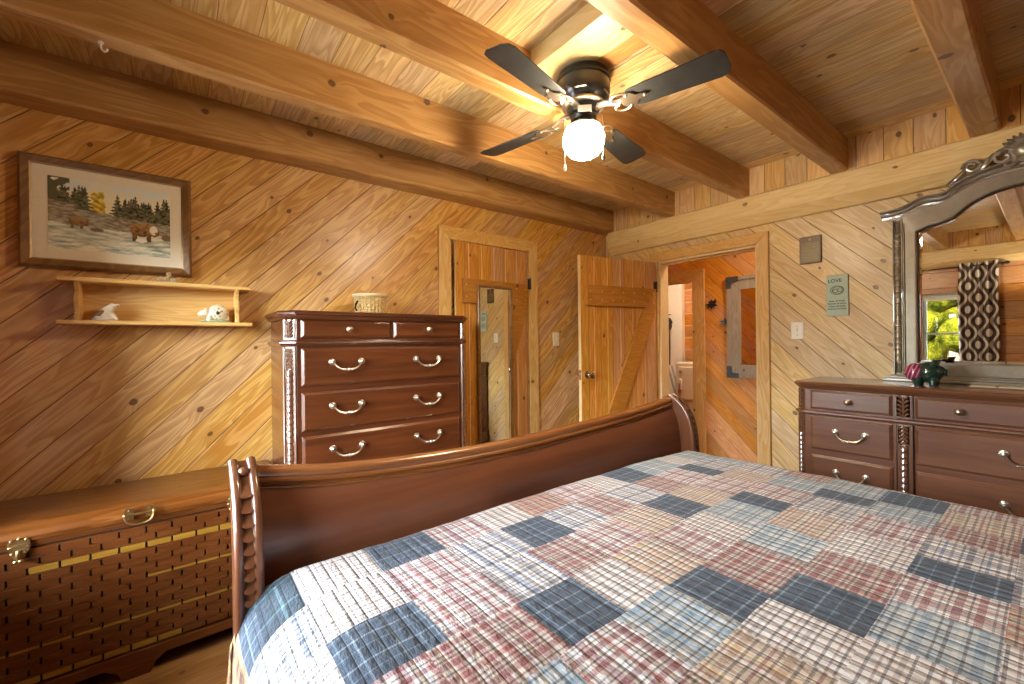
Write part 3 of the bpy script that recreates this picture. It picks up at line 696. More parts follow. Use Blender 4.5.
# ------------------------------------------------------------------ wall shelf with three small figures
sh = thing('wall_shelf', 'small two tier pine wall shelf under the framed picture', 'shelf', (-.05, 2.70, 1.39))
SF = 2.578
def board_(name, x0, x1, z0, z1):
    MB().box(x0, x1, SF, 2.70, z0, z1).build(name, 'shelf', sh, False, .005)
board_('top_board', -.405, .296, 1.573, 1.592); board_('bottom_board', -.408, .303, 1.388, 1.406)
for s_, x in ((1, -.347), (-1, .238)):
    prof = []
    for k in range(13):
        z = 1.406 + (1.573 - 1.406) * k / 12; prof.append((SF + .018 - .012 * cos(4 * pi * k / 12) + .004, z))
    MB().prism(prof + [(2.70, 1.573), (2.70, 1.406)], lambda y, z: (x - .009, y, z), lambda y, z: (x + .009, y, z)).build('side_board', 'shelf', sh, True, .003)
MB().box(-.338, .229, 2.692, 2.70, 1.406, 1.573).build('back_panel', 'shelf', sh, False)
MAT['porc'] = plain('white_porcelain', (.78, .72, .58), .3, 0, .4, .1, 30)
MAT['brownp'] = plain('brown_glaze', (.20, .10, .045), .35, 0, .4, .5, 50)
MAT['greenp'] = plain('green_glaze', (.33, .38, .22), .4, 0, .3, .5, 45)
MAT['tanp'] = plain('tan_ceramic', (.50, .38, .20), .5, 0, .1, .5, 60)
def speck():
    N = NT('speckled_ceramic'); v = N.n.new('ShaderNodeTexVoronoi'); N.put(v.inputs['Vector'], N.obj()); v.inputs['Scale'].default_value = 75
    w, c = N.white(N.m('MULTIPLY', 1, 1) if False else v.outputs['Position'])
    f = N.step(v.outputs['Distance'], .30, .42)
    col = N.mix(N.m('GREATER_THAN', w, .6), (.74, .68, .50), N.mix(N.m('GREATER_THAN', w, .8), (.20, .30, .27), (.34, .17, .06)))
    return N.fin(N.mix(f, col, (.66, .58, .40)), .35, None, 0, .3)
MAT['speck'] = speck()
# bird figure: body leaning up to a raised head, dark wing, rough base
fg = thing('bird_figurine', 'small white bird figurine with brown wing on the lower shelf board', 'figurine', (-.262, 2.63, 1.406))
q = MB(); q.ell((-.268, 2.63, 1.416), .040, .025, .014, fn=lambda p: p * (1 + .25 * mnoise.noise(p * 60))); q.build('base', 'porc', fg)
q = MB(); T = Matrix.Rotation(math.radians(38), 4, 'Y')
q.ell((-.258, 2.63, 1.446), .020, .019, .040, T, fn=lambda p: Vector((p.x * (1 + p.z * 4), p.y, p.z)))
q.ell((-.236, 2.63, 1.474), .015, .013, .013); q.tube([(-.228, 2.628, 1.476), (-.217, 2.626, 1.481), (-.210, 2.625, 1.478)], [.007, .005, .001], 8)
q.tube([(-.245, 2.63, 1.44), (-.232, 2.628, 1.425), (-.222, 2.628, 1.410)], [.014, .011, .008], 8)
q.build('body', 'porc', fg)
q = MB(); q.ell((-.276, 2.622, 1.438), .011, .012, .034, Matrix.Rotation(math.radians(52), 4, 'Y')); q.build('wing', 'brownp', fg)
# domed speckled animal on a green base
fg = thing('turtle_figurine', 'white speckled domed animal figurine on a green base in the shelf', 'figurine', (.14, 2.63, 1.406))
q = MB(); q.ell((.145, 2.63, 1.414), .062, .034, .011, fn=lambda p: p * (1 + .2 * mnoise.noise(p * 50))); q.build('base', 'greenp', fg)
q = MB(); q.ell((.158, 2.63, 1.455), .046, .032, .044, seg=20, rings=12); q.tube([(.183, 2.63, 1.45), (.195, 2.63, 1.43), (.185, 2.63, 1.415)], [.016, .012, .010], 8)
q.tube([(.125, 2.618, 1.44), (.118, 2.612, 1.425), (.118, 2.612, 1.412)], [.013, .011, .011], 8); q.build('shell', 'speck', fg)
q = MB(); q.ell((.100, 2.625, 1.452), .022, .017, .016); q.ell((.086, 2.622, 1.447), .013, .012, .010)
for a in (-.012, .012): q.tube([(.106, 2.625 + a, 1.462), (.104, 2.625 + a * 1.6, 1.478)], [.006, .002], 6)
q.build('head', 'porc', fg)
q = MB(); q.ell((.155, 2.5985, 1.453), .008, .004, .009); q.build('eye_spot', 'dark', fg)
# small flower-like ornament on top of the shelf
fg = thing('flower_figurine', 'tiny tan ceramic flower cluster on top of the shelf under the picture frame', 'figurine', (-.04, 2.63, 1.592))
q = MB()
for cx, cz, r_ in ((-.066, 1.606, .017), (-.016, 1.606, .016), (-.042, 1.612, .014), (-.036, 1.634, .012)):
    for k in range(6):
        a = k * pi / 3; q.ell((cx + r_ * .55 * cos(a), 2.628, cz + r_ * .55 * sin(a)), r_ * .42, r_ * .3, r_ * .42, seg=8, rings=6)
    q.ell((cx, 2.622, cz), r_ * .4, r_ * .4, r_ * .4, seg=8, rings=6)
q.box(-.075, -.008, 2.618, 2.64, 1.592, 1.599)
q.build('blossoms', 'tanp', fg)

# ------------------------------------------------------------------ case furniture helpers (u right, v up, w out of the front)
def fr_x(ox, oy):   # facing -Y
    return Matrix(((1, 0, 0, ox), (0, 0, -1, oy), (0, 1, 0, 0), (0, 0, 0, 1)))
def fr_y(ox, oy):   # facing -X, u towards -Y
    return Matrix(((0, 0, -1, ox), (-1, 0, 0, oy), (0, 1, 0, 0), (0, 0, 0, 1)))
def knob(F, u, v, w, parent, r=.014):
    q = MB(F); q.lathe((u, v, w), [(r * .95, 0), (r * .95, .003), (r * .45, .006), (r * .4, .014), (r * .95, .018), (r * 1.05, .024), (r * .8, .029), (r * .35, .032), (.0005, .033)], 18)
    return q.build('knob', 'nickel', parent)
def bail(F, u, v, w, parent, sp=.074, mat='nickel'):
    q = MB(F)
    for s_ in (-1, 1):
        c = (u + s_ * sp, v, w)
        q.lathe(c, [(.017, 0), (.017, .003), (.013, .006), (.008, .007), (.007, .016), (.010, .019), (.006, .024), (.0005, .025)], 16)
        for k in range(8): a = k * pi / 4; q.ell((c[0] + .0125 * cos(a), c[1] + .0125 * sin(a), w + .005), .0035, .0035, .0025, seg=6, rings=4)
    pts = []; n = 18
    for k in range(n + 1):
        t = -1 + 2 * k / n; x = abs(t)
        pts.append((u + t * (sp - .002), v - .004 - .036 * (1 - x ** 3.2), w + .016 + .010 * (1 - x * x)))
    q.tube(pts, [.0042 + .0012 * (1 - abs(-1 + 2 * k / n)) for k in range(n + 1)], 8)
    cz = v - .040; cw = w + .026
    for d_, r_ in ((-.026, .0062), (-.018, .0078), (0, .0098), (.018, .0078), (.026, .0062)): q.ell((u + d_, cz + abs(d_) * .04, cw), .0045 if d_ else .007, r_, r_, seg=10, rings=6)
    return q.build('handle', mat, parent)
def leafcarve(F, u0, u1, v0, v1, w, parent, mat, name='carving', up=True, H=.008):
    """acanthus relief filling a panel"""
    q = MB(F); W_, Hh = u1 - u0, v1 - v0; um = (u0 + u1) / 2
    q.box(u0, u1, v0, v1, w - .004, w)
    nl = 5
    for s_ in (-1, 1):
        for k in range(nl):
            t = (k + .3) / nl; vv = v0 + Hh * (t if up else 1 - t)
            d_ = 1 if up else -1
            pts = [(um, vv - d_ * Hh * .04, w + .001), (um + s_ * W_ * .14, vv + d_ * Hh * .06, w + H * .42), (um + s_ * W_ * .30, vv + d_ * Hh * .15, w + H * .45), (um + s_ * W_ * .40, vv + d_ * Hh * .13, w + .001)]
            q.tube(pts, [W_ * .06, W_ * .10, W_ * .10, W_ * .03], 8)
    q.tube([(um, v0 + .004, w + .002), (um, (v0 + v1) / 2, w + H * .6), (um, v1 - .004, w + .003)], [W_ * .05, W_ * .09, W_ * .05], 8)
    b_ = W_ * .07
    for a in ((u0, u0 + b_, v0, v1), (u1 - b_, u1, v0, v1), (u0, u1, v0, v0 + b_), (u0, u1, v1 - b_, v1)): q.box(a[0], a[1], a[2], a[3], w - .002, w + H * .55)
    return q.build(name, mat, parent)
def huskcol(F, u, v0, v1, w, rad, parent, mat, pitch=.022, name='carving'):
    """column of overlapping husks, each cup hanging below the one above"""
    q = MB(F); n = max(1, int((v1 - v0) / pitch))
    q.tube([(u, v0, w), (u, v1, w)], rad * .75, 12)
    for k in range(n):
        c = v0 + (k + .5) * (v1 - v0) / n
        q.lathe((u, c, w), [(rad * .62, pitch * .55), (rad * .9, pitch * .1), (rad * 1.02, -pitch * .3), (rad * .8, -pitch * .48)], 14, Matrix.Rotation(-pi / 2, 4, 'X'), caps=True)
    return q.build(name, mat, parent)
def moulding(F, pts_uv, prof, parent, name, mat, ang=30, bevel=0):
    """horizontal moulding swept round a path of (u,w) corner points; prof: list of (out, v)"""
    q = MB(F); n = len(pts_uv); rings = []
    for i in range(n):
        p = Vector((pts_uv[i][0], pts_uv[i][1])); 
        d0 = (p - Vector(pts_uv[i - 1])).normalized() if i else None
        d1 = (Vector(pts_uv[i + 1]) - p).normalized() if i < n - 1 else None
        n0 = Vector((-d0.y, d0.x)) if d0 else None; n1 = Vector((-d1.y, d1.x)) if d1 else None
        if n0 is None: nn = n1
        elif n1 is None: nn = n0
        else: nn = (n0 + n1); nn = nn / max(.3, nn.dot(n0))
        rings.append([(p.x + nn.x * o, v, p.y + nn.y * o) for o, v in prof])
    q.loft(rings, 0, True, True)
    return q.build(name, mat, parent, True, bevel, ang)
def topslab(F, poly_uv, v0, v1, parent, mat, edge=.014):
    """table top following a (u,w) polygon, ogee edge"""
    q = MB(F); c = Vector((sum(p[0] for p in poly_uv) / len(poly_uv), sum(p[1] for p in poly_uv) / len(poly_uv)))
    def ring(o, v):
        r = []
        for p in poly_uv:
            d = Vector(p) - c; sx = (abs(d.x) + o) / abs(d.x) if abs(d.x) > 1e-6 else 1; sy = (abs(d.y) + o) / abs(d.y) if abs(d.y) > 1e-6 else 1
            r.append((c.x + d.x * sx, v, c.y + d.y * sy))
        return r
    h = v1 - v0
    q.loft([ring(-.016, v0), ring(-.014, v0 + h * .12), ring(-.006, v0 + h * .35), ring(-.004, v0 + h * .5), ring(0, v0 + h * .55), ring(.002, v0 + h * .75), ring(-.003, v1 - .002), ring(-.007, v1)])
    return q.build('top', mat, parent, True, 0, 40)

# ------------------------------------------------------------------ tall chest of drawers
cx, cyf = .913, 2.28
ch = thing('chest_of_drawers', 'tall dark cherry chest of drawers against the left wall', 'chest of drawers', (cx, 2.48, 0))
F = fr_x(cx, cyf); HW, CHM, DEP = .512, .05, -.40
poly = [(-HW, DEP), (HW, DEP), (HW, -CHM), (HW - CHM, 0), (-HW + CHM, 0), (-HW, -CHM)]
q = MB(F); q.prism(poly, lambda u, w: (u, .13, w), lambda u, w: (u, 1.415, w)); q.build('body', 'cherry', ch, False, .002)
topslab(F, [(-HW - .028, DEP), (HW + .028, DEP), (HW + .028, -CHM + .008), (HW - CHM + .012, .030), (-HW + CHM - .012, .030), (-HW - .028, -CHM + .008)], 1.413, 1.456, ch, 'cherry')
path = [(HW, DEP), (HW, -CHM), (HW - CHM, 0), (-HW + CHM, 0), (-HW, -CHM), (-HW, DEP)]
path = path[::-1]
moulding(F, path, [(-.004, 1.280), (.008, 1.282), (.012, 1.288), (.020, 1.296), (.018, 1.304), (.008, 1.309), (-.004, 1.312)], ch, 'waist_moulding', 'cherry')
moulding(F, path, [(-.004, .06), (.022, .06), (.022, .13), (.012, .15), (.006, .165), (-.004, .17)], ch, 'plinth', 'cherry')
for s_ in (-1, 1):
    q = MB(F); q.lathe((s_ * (HW - .06), .0, -.06), [(.03, 0), (.042, .012), (.045, .03), (.035, .05), (.03, .062)], 16, Matrix.Rotation(-pi / 2, 4, 'X')); q.build('foot', 'cherry', ch)
    q = MB(F); q.lathe((s_ * (HW - .06), .0, DEP + .05), [(.03, 0), (.042, .012), (.045, .03), (.035, .05), (.03, .062)], 16, Matrix.Rotation(-pi / 2, 4, 'X')); q.build('foot', 'cherry', ch)
rows = [(1.322, 1.412, 2), (1.083, 1.272, 1), (.859, 1.053, 1), (.640, .836, 1), (.418, .615, 1), (.195, .395, 1)]
for v0, v1, k in rows:
    for (u0, u1) in ([(-.445, .012), (.028, .449)] if k == 2 else [(-.445, .449)]):
        q = MB(F); q.raised(u0, u1, v0, v1, -.01, .014, .013); d = q.build('drawer', 'cherryD', ch, False, .0015)
        vm = (v0 + v1) / 2
        if k == 2: knob(F, (u0 + u1) / 2, vm, .014, d, .0155)
        else:
            bail(F, -.228, vm + .022, .014, d); bail(F, .230, vm + .022, .014, d)
for s_ in (-1, 1):   # carved pilasters on the cut corners
    mid = Matrix.Translation((s_ * (HW - CHM / 2), 0, -CHM / 2)) @ Matrix.Rotation(s_ * pi / 4, 4, 'Y')
    G = F @ mid; pw = .033
    q = MB(G); q.box(-pw, pw, .17, 1.280, -.004, .003); q.box(-pw, -pw + .008, .17, 1.28, .003, .010); q.box(pw - .008, pw, .17, 1.28, .003, .010); q.box(-pw, pw, 1.312, 1.413, -.004, .004)
    pl = q.build('pilaster', 'cherryL', ch, False, .0015)
    leafcarve(G, -pw + .006, pw - .006, 1.318, 1.408, .004, pl, 'cherryL')
    leafcarve(G, -pw + .009, pw - .009, 1.17, 1.275, .003, pl, 'cherryL', up=False)
    huskcol(G, 0, .19, 1.165, .006, .0165, pl, 'cherryL', .029)

# ------------------------------------------------------------------ long dresser under the mirror
yc = .08; XF = 2.80
dr = thing('dresser', 'long dark cherry dresser with mirror against the right wall', 'dresser', (3.03, yc, 0))
F = fr_y(XF, yc); HW = .845; CHM = .04; DEP = -.455
poly = [(-HW, DEP), (HW, DEP), (HW, -CHM), (HW - CHM, 0), (-HW + CHM, 0), (-HW, -CHM)]
q = MB(F); q.prism(poly, lambda u, w: (u, .12, w), lambda u, w: (u, 1.008, w)); q.build('body', 'cherryY', dr, False, .002)
topslab(F, [(-HW - .022, DEP), (HW + .022, DEP), (HW + .022, -CHM + .004), (HW - CHM + .010, .026), (-HW + CHM - .010, .026), (-HW - .022, -CHM + .004)], 1.006, 1.046, dr, 'cherryY')
path = [(HW, DEP), (HW, -CHM), (HW - CHM, 0), (-HW + CHM, 0), (-HW, -CHM), (-HW, DEP)]
path = path[::-1]
moulding(F, path, [(-.004, .862), (.008, .864), (.012, .869), (.019, .876), (.017, .883), (.008, .888), (-.004, .890)], dr, 'waist_moulding', 'cherryY')
moulding(F, path, [(-.004, .05), (.022, .05), (.022, .12), (.012, .14), (.006, .155), (-.004, .16)], dr, 'plinth', 'cherryY')
for s_ in (-1, 1):
    for w_ in (-.06, DEP + .05):
        q = MB(F); q.lathe((s_ * (HW - .06), 0, w_), [(.03, 0), (.042, .012), (.045, .03), (.035, .05)], 16, Matrix.Rotation(-pi / 2, 4, 'X')); q.build('foot', 'cherryY', dr)
for v0, v1, k in [(.897, 1.002, 0), (.674, .857, 1), (.452, .642, 2), (.185, .425, 3)]:
    for u0, u1, kind in ((-.778, -.428, 's'), (-.345, .345, 'c'), (.428, .778, 's')):
        q = MB(F); q.raised(u0, u1, v0, v1, -.01, .013, .012); d = q.build('drawer', 'cherryY', dr, False, .0015)
        um, vm = (u0 + u1) / 2, (v0 + v1) / 2
        if k == 0:
            for uu in ([um] if kind == 's' else [-.195, .195]): knob(F, uu, vm, .013, d, .0145)
        else:
            for uu in ([um + .006] if kind == 's' else [0]): bail(F, uu, vm + .018, .013, d, .064, 'nickel')
for u in (-.386, .386):
    q = MB(F); q.box(u - .034, u + .034, .16, .862, 0, .008); q.box(u - .034, u + .034, .892, 1.006, 0, .010)
    q.box(u - .034, u - .026, .16, .862, .008, .016); q.box(u + .026, u + .034, .16, .862, .008, .016)
    pl = q.build('pilaster', 'cherryL', dr, False, .0015)
    leafcarve(F, u - .030, u + .030, .896, 1.002, .010, pl, 'cherryL'); leafcarve(F, u - .025, u + .025, .765, .858, .008, pl, 'cherryL', up=False)
    huskcol(F, u, .18, .760, .012, .017, pl, 'cherryL', .030)
for s_ in (-1, 1):
    mid = Matrix.Translation((s_ * (HW - CHM / 2), 0, -CHM / 2)) @ Matrix.Rotation(s_ * pi / 4, 4, 'Y'); G = F @ mid; pw = .027
    q = MB(G); q.box(-pw, pw, .16, .862, -.004, .003); q.box(-pw, pw, .892, 1.006, -.004, .004); q.box(-pw, -pw + .006, .16, .862, .003, .009); q.box(pw - .006, pw, .16, .862, .003, .009)
    pl = q.build('pilaster', 'cherryL', dr, False, .0015)
    leafcarve(G, -pw + .005, pw - .005, .896, 1.002, .004, pl, 'cherryL'); leafcarve(G, -pw + .007, pw - .007, .765, .858, .003, pl, 'cherryL', up=False)
    huskcol(G, 0, .18, .760, .006, .013, pl, 'cherryL', .026)

# ------------------------------------------------------------------ dresser mirror
mi = thing('dresser_mirror', 'large arched mirror with carved crest standing on the dresser', 'mirror', (3.22, yc, 1.046))
XM = 3.20
arch_up = [(.538, 2.008), (.50, 2.008), (.46, 2.012), (.42, 2.026), (.385, 2.043), (.355, 2.050), (.30, 2.047), (.275, 2.052), (.245, 2.078), (.205, 2.102), (.155, 2.120), (.10, 2.131), (.05, 2.136), (0, 2.138)]
arch_lo = [(.392, 1.875), (.37, 1.886), (.342, 1.897), (.31, 1.903), (.28, 1.910), (.253, 1.920), (.225, 1.945), (.20, 1.968), (.17, 1.988), (.135, 2.005), (.098, 2.018), (.06, 2.026), (.03, 2.030), (0, 2.031)]
full = lambda l: [(yc + a, z) for a, z in l] + [(yc - a, z) for a, z in l[-2::-1]]
UP, LO = full(arch_up), full(arch_lo)
# uprights, bottom rail and crest rail, all flat boards with rounded edges
for s_ in (1, -1):
    q = MB(); y0, y1 = sorted((yc + s_ * .398, yc + s_ * .442)); q.box(XM, XM + .03, y0, y1, 1.083, 1.93)
    y0, y1 = sorted((yc + s_ * .442, yc + s_ * .450)); q.box(XM - .008, XM + .03, y0, y1, 1.083, 1.93)
    q.build('upright', 'antique', mi, False, .003)
    q = MB(); y0, y1 = sorted((yc + s_ * .450, yc + s_ * .492)); q.box(XM + .002, XM + .03, y0, y1, 1.083, 1.955)
    q.box(XM - .012, XM + .03, yc + s_ * .450 - (.0 if s_ > 0 else .006), yc + s_ * .450 + (.006 if s_ > 0 else 0), 1.083, 1.955); q.box(XM - .012, XM + .03, yc + s_ * .492 - (.006 if s_ > 0 else 0), yc + s_ * .492 + (0 if s_ > 0 else .006), 1.083, 1.955)
    pl = q.build('carved_post', 'antique', mi, False, .002)
    G = fr_y(XM + .002, 0)
    leafcarve(G, -(yc + s_ * .471) - .0175, -(yc + s_ * .471) + .0175, 1.865, 1.950, 0, pl, 'antique'); leafcarve(G, -(yc + s_ * .471) - .0175, -(yc + s_ * .471) + .0175, 1.088, 1.150, 0, pl, 'antique')
    huskcol(G, -(yc + s_ * .471), 1.155, 1.862, .004, .0175, pl, 'antique', .031)
q = MB(); q.box(XM - .004, XM + .03, yc - .45, yc + .45, 1.083, 1.146); q.build('bottom_rail', 'antique', mi, False, .004)
q = MB(); q.box(XM - .045, XM + .045, yc - .535, yc + .535, 1.046, 1.062); q.box(XM - .03, XM + .04, yc - .522, yc + .522, 1.062, 1.074); q.box(XM - .02, XM + .035, yc - .505, yc + .505, 1.074, 1.083); q.build('base_ledge', 'antique', mi, False, .004)
q = MB(); n = len(UP)
def at_y(curve, y):
    c = sorted(curve)
    for (a, za), (b_, zb) in zip(c, c[1:]):
        if a <= y <= b_: return za + (zb - za) * (y - a) / (b_ - a + 1e-9)
    return c[0][1] if y < c[0][0] else c[-1][1]
ys = [yc - .497 + .994 * k / 80 for k in range(81)]
bot = [(at_y(LO, y) if abs(y - yc) < .395 else (1.875 if abs(y - yc) < .45 else 1.945)) for y in ys]
rings = [[(XM + .03, y, b_), (XM - .001, y, b_), (XM - .001, y, at_y(UP, y) - .035), (XM + .03, y, at_y(UP, y) - .035)] for y, b_ in zip(ys, bot)]
q.loft(rings); q.build('crest_board', 'antique', mi, True, 0, 30)
# stepped moulding along the top of the crest
q = MB(); prof = [(XM + .03, -.045), (XM - .006, -.045), (XM - .008, -.036), (XM - .016, -.034), (XM - .022, -.026), (XM - .024, -.018), (XM - .034, -.014), (XM - .042, -.006), (XM - .042, 0), (XM + .03, 0)]
rings = []
for k, (y, z) in enumerate(UP):
    rings.append([(x, y, z + dz) for x, dz in prof])
# widen the ends a little so the moulding overhangs the posts
q.loft(rings); q.build('crest_moulding', 'antique', mi, True, 0, 28)
q = MB()   # thin bead round the sight edge
q.tube([(XM - .003, yc + .396, 1.15), (XM - .003, yc + .396, 1.875)] + [(XM - .003, y, z - .001) for y, z in LO] + [(XM - .003, yc - .396, 1.875), (XM - .003, yc - .396, 1.15)], .0045, 8)
q.build('sight_bead', 'antique', mi)
# carved crest: scrolls, leaves and a central cartouche
q = MB(); XC = XM - .026
def scroll(cy_, cz, r0, turns, dirn, thick, start=0.0):
    pts = []; rad = []
    n = int(26 * turns)
    for k in range(n + 1):
        t = k / n; a = start + dirn * t * turns * 2 * pi; r = r0 * (1 - .86 * t)
        pts.append((XC - .012 * t - .004, cy_ + r * cos(a), cz + r * sin(a))); rad.append(thick * (1 - .45 * t))
    q.tube(pts, rad, 8)
for s_ in (1, -1):
    Y = lambda a: yc + s_ * a
    dr_ = 1 if s_ > 0 else -1
    scroll(Y(.178), 2.148, .034, 1.9, dr_, .0095, pi if s_ < 0 else 0)
    scroll(Y(.072), 2.160, .052, 1.4, -dr_, .0125, (0 if s_ > 0 else pi) - dr_ * 1.9)
    scroll(Y(.060), 2.128, .022, 1.3, dr_, .008, 1.2)
    for k in range(9):   # leaf spray running out to the end
        t = k / 8; a = .205 + .052 * t; z = at_y(UP, Y(a)) + .020 - .010 * t
        ln = .030 - .012 * t
        q.tube([(XC, Y(a - .004), z - .012), (XC - .010, Y(a + .006), z + .004), (XC - .006, Y(a + .016), z + ln * .35)], [.006, .0085 - .003 * t, .002], 8)
    q.tube([(XC, Y(.262), 2.078), (XC - .008, Y(.238), 2.100), (XC - .010, Y(.212), 2.126), (XC - .010, Y(.198), 2.150)], [.006, .009, .010, .006], 8)
    q.tube([(XC - .004, Y(.150), 2.122), (XC - .014, Y(.132), 2.140), (XC - .012, Y(.118), 2.168), (XC - .006, Y(.108), 2.19)], [.008, .012, .011, .004], 8)
    for k in range(5): q.tube([(XC, Y(.13), 2.13 + .004 * k), (XC - .012, Y(.140 - .012 * k), 2.150 + .007 * k), (XC - .004, Y(.128 - .016 * k), 2.176 + .010 * k)], [.006, .008, .002], 6)
q.build('scroll_carving', 'antique', mi)
q = MB(); q.ell((XC - .012, yc, 2.175), .022, .046, .036, seg=20, rings=12); q.lathe((XC - .004, yc, 2.175), [(.056, 0), (.060, .004), (.056, .010), (.047, .011)], 26, Matrix.Rotation(-pi / 2, 4, 'Y'))
for k in range(9):
    a = pi / 2 + (k - 4) * .24; q.tube([(XC, yc + .05 * cos(a), 2.175 + .05 * sin(a)), (XC - .014, yc + .078 * cos(a), 2.182 + .062 * sin(a)), (XC - .004, yc + .094 * cos(a), 2.184 + .078 * sin(a))], [.008, .0095, .003], 8)
q.build('cartouche', 'antique', mi)
# bevelled glass
out = [(yc + .397, 1.146)] + LO + [(yc - .397, 1.146)]
cen = Vector((yc, 1.55))
inn = []
for k, (y, z) in enumerate(out):
    y2 = max(yc - .377, min(yc + .377, yc + (y - yc) * (1 - .020 / .397)))
    z2 = z + .018 if k in (0, len(out) - 1) else z - .020
    inn.append((y2, z2))
q = MB(); n = len(out)
vs = [(XM + .0165, y, z) for y, z in out] + [(XM + .0135, y, z) for y, z in inn]
q.add(vs, [(i, (i + 1) % n, n + (i + 1) % n, n + i) for i in range(n)])
q.add([(XM + .0135, y, z) for y, z in inn], [tuple(range(n))])
q.build('glass', 'mirror', mi, False, flip=False)

# ------------------------------------------------------------------ things on the dresser and the chest
def stripe_mat():
    N = NT('magenta_striped_glaze'); s = N.sep(N.obj())
    a = N.m('ADD', N.m('MULTIPLY', s[1], 1.0), N.m('MULTIPLY', s[2], .35))
    f = N.m('FRACT', N.m('ADD', N.m('MULTIPLY', a, 58), 30.))
    c = N.mix(N.step(N.m('ABSOLUTE', N.m('SUBTRACT', f, .5)), .12, .2), (.50, .22, .30), (.20, .012, .06))
    return N.fin(c, .15, None, 0, .6)
MAT['stripe'] = stripe_mat()
MAT['gloss'] = plain('dark_green_glaze', (.006, .035, .024), .08, 0, .8, .3, 12)
pg = thing('piggy_bank', 'dark green and magenta striped ceramic pig on the dresser', 'piggy bank', (2.96, .41, 1.046))
pX, pY, pZ = 2.96, .405, 1.112
q = MB(); q.ell((pX - .004, pY + .040, pZ), .050, .044, .047, seg=24, rings=14); q.build('rear', 'stripe', pg)
q = MB(); q.ell((pX, pY - .010, pZ + .002), .054, .052, .052, seg=28, rings=16)
q.ell((pX - .014, pY - .046, pZ + .008), .027, .026, .028); q.lathe((pX - .018, pY - .066, pZ + .004), [(.016, 0), (.018, .006), (.014, .010), (.001, .011)], 16, Matrix.Rotation(pi / 2, 4, 'X'))
for a, b_ in ((-.03, -.026), (.026, -.026)):
    q.tube([(pX + a, pY + b_, pZ + .034), (pX + a * 1.2, pY + b_ - .008, pZ + .056), (pX + a * 1.1, pY + b_ - .022, pZ + .064)], [.017, .011, .003], 8)
q.build('body', 'gloss', pg)
for a, b_ in ((-.028, -.026), (.028, -.026), (-.028, .030), (.028, .030)):
    q = MB(); q.lathe((pX + a, pY + b_, 1.046), [(.013, 0), (.016, .012), (.018, .03), (.018, .045)], 12); q.build('leg', 'gloss', pg)

ty = thing('tile_tray', 'long flat tray of beige tiles on the dresser below the mirror', 'tray', (2.98, .08, 1.046))
MB().box(2.925, 3.065, -.10, .262, 1.046, 1.054).build('tray', 'cherryY', ty, False, .002)
q = MB()
for k in range(4): q.box(2.932, 3.058, -.093 + k * .0885, -.093 + k * .0885 + .083, 1.054, 1.060)
q.build('tiles', plain('beige_tiles', (.46, .37, .22), .4, 0, .1, .2, 20), ty, False, .002)

bs = thing('woven_basket', 'small round woven basket on top of the tall chest', 'basket', (.893, 2.50, 1.456))
MAT['weave'] = plain('basket_splints', (.50, .34, .13), .6, 0, 0, .35, 70)
MAT['rim'] = plain('pale_basket_rim', (.66, .55, .34), .6, 0, 0, .1, 40)
q = MB(); nst = 26
for k in range(7):
    z = 1.460 + k * .0155; r_ = .078 + .010 * (k / 6)
    pts = [((.893 + (r_ + .004 * (1 if (i + k) % 2 else -1)) * cos(2 * pi * i / nst)), 2.50 + (r_ + .004 * (1 if (i + k) % 2 else -1)) * sin(2 * pi * i / nst), z + .004) for i in range(nst + 1)]
    q.tube(pts, .0072, 6, flat=.4, up=(0, 0, 1))
q.build('woven_side', 'weave', bs)
q = MB()
for i in range(nst): 
    a = 2 * pi * i / nst; q.tube([(.893 + .078 * cos(a), 2.5 + .078 * sin(a), 1.456), (.893 + .089 * cos(a), 2.5 + .089 * sin(a), 1.566)], .0045, 6)
q.lathe((.893, 2.5, 1.456), [(.078, 0), (.078, .004)], 26); q.build('stakes', 'weave', bs)
q = MB(); q.lathe((.893, 2.5, 1.562), [(.086, 0), (.098, .0), (.102, .008), (.098, .017), (.088, .018), (.084, .010)], 32, caps=False); q.build('rim', 'rim', bs)
q = MB(); q.tube([(.806, 2.46, 1.535), (.790, 2.445, 1.515), (.786, 2.44, 1.495), (.798, 2.45, 1.478)], .007, 6, flat=.5); q.build('leather_tab', 'dark', bs)

# ------------------------------------------------------------------ cedar trunk
TX0, TX1, TY0, TY1 = -.655, .366, 2.232, 2.665
tk = thing('cedar_trunk', 'low cedar trunk with basketweave front and brass latch along left wall', 'trunk', (-.13, 2.45, 0))
q = MB(); q.box(TX0, TX1, TY0 + .022, TY1, .085, .585); q.build('body', 'cedar', tk, False, .003)
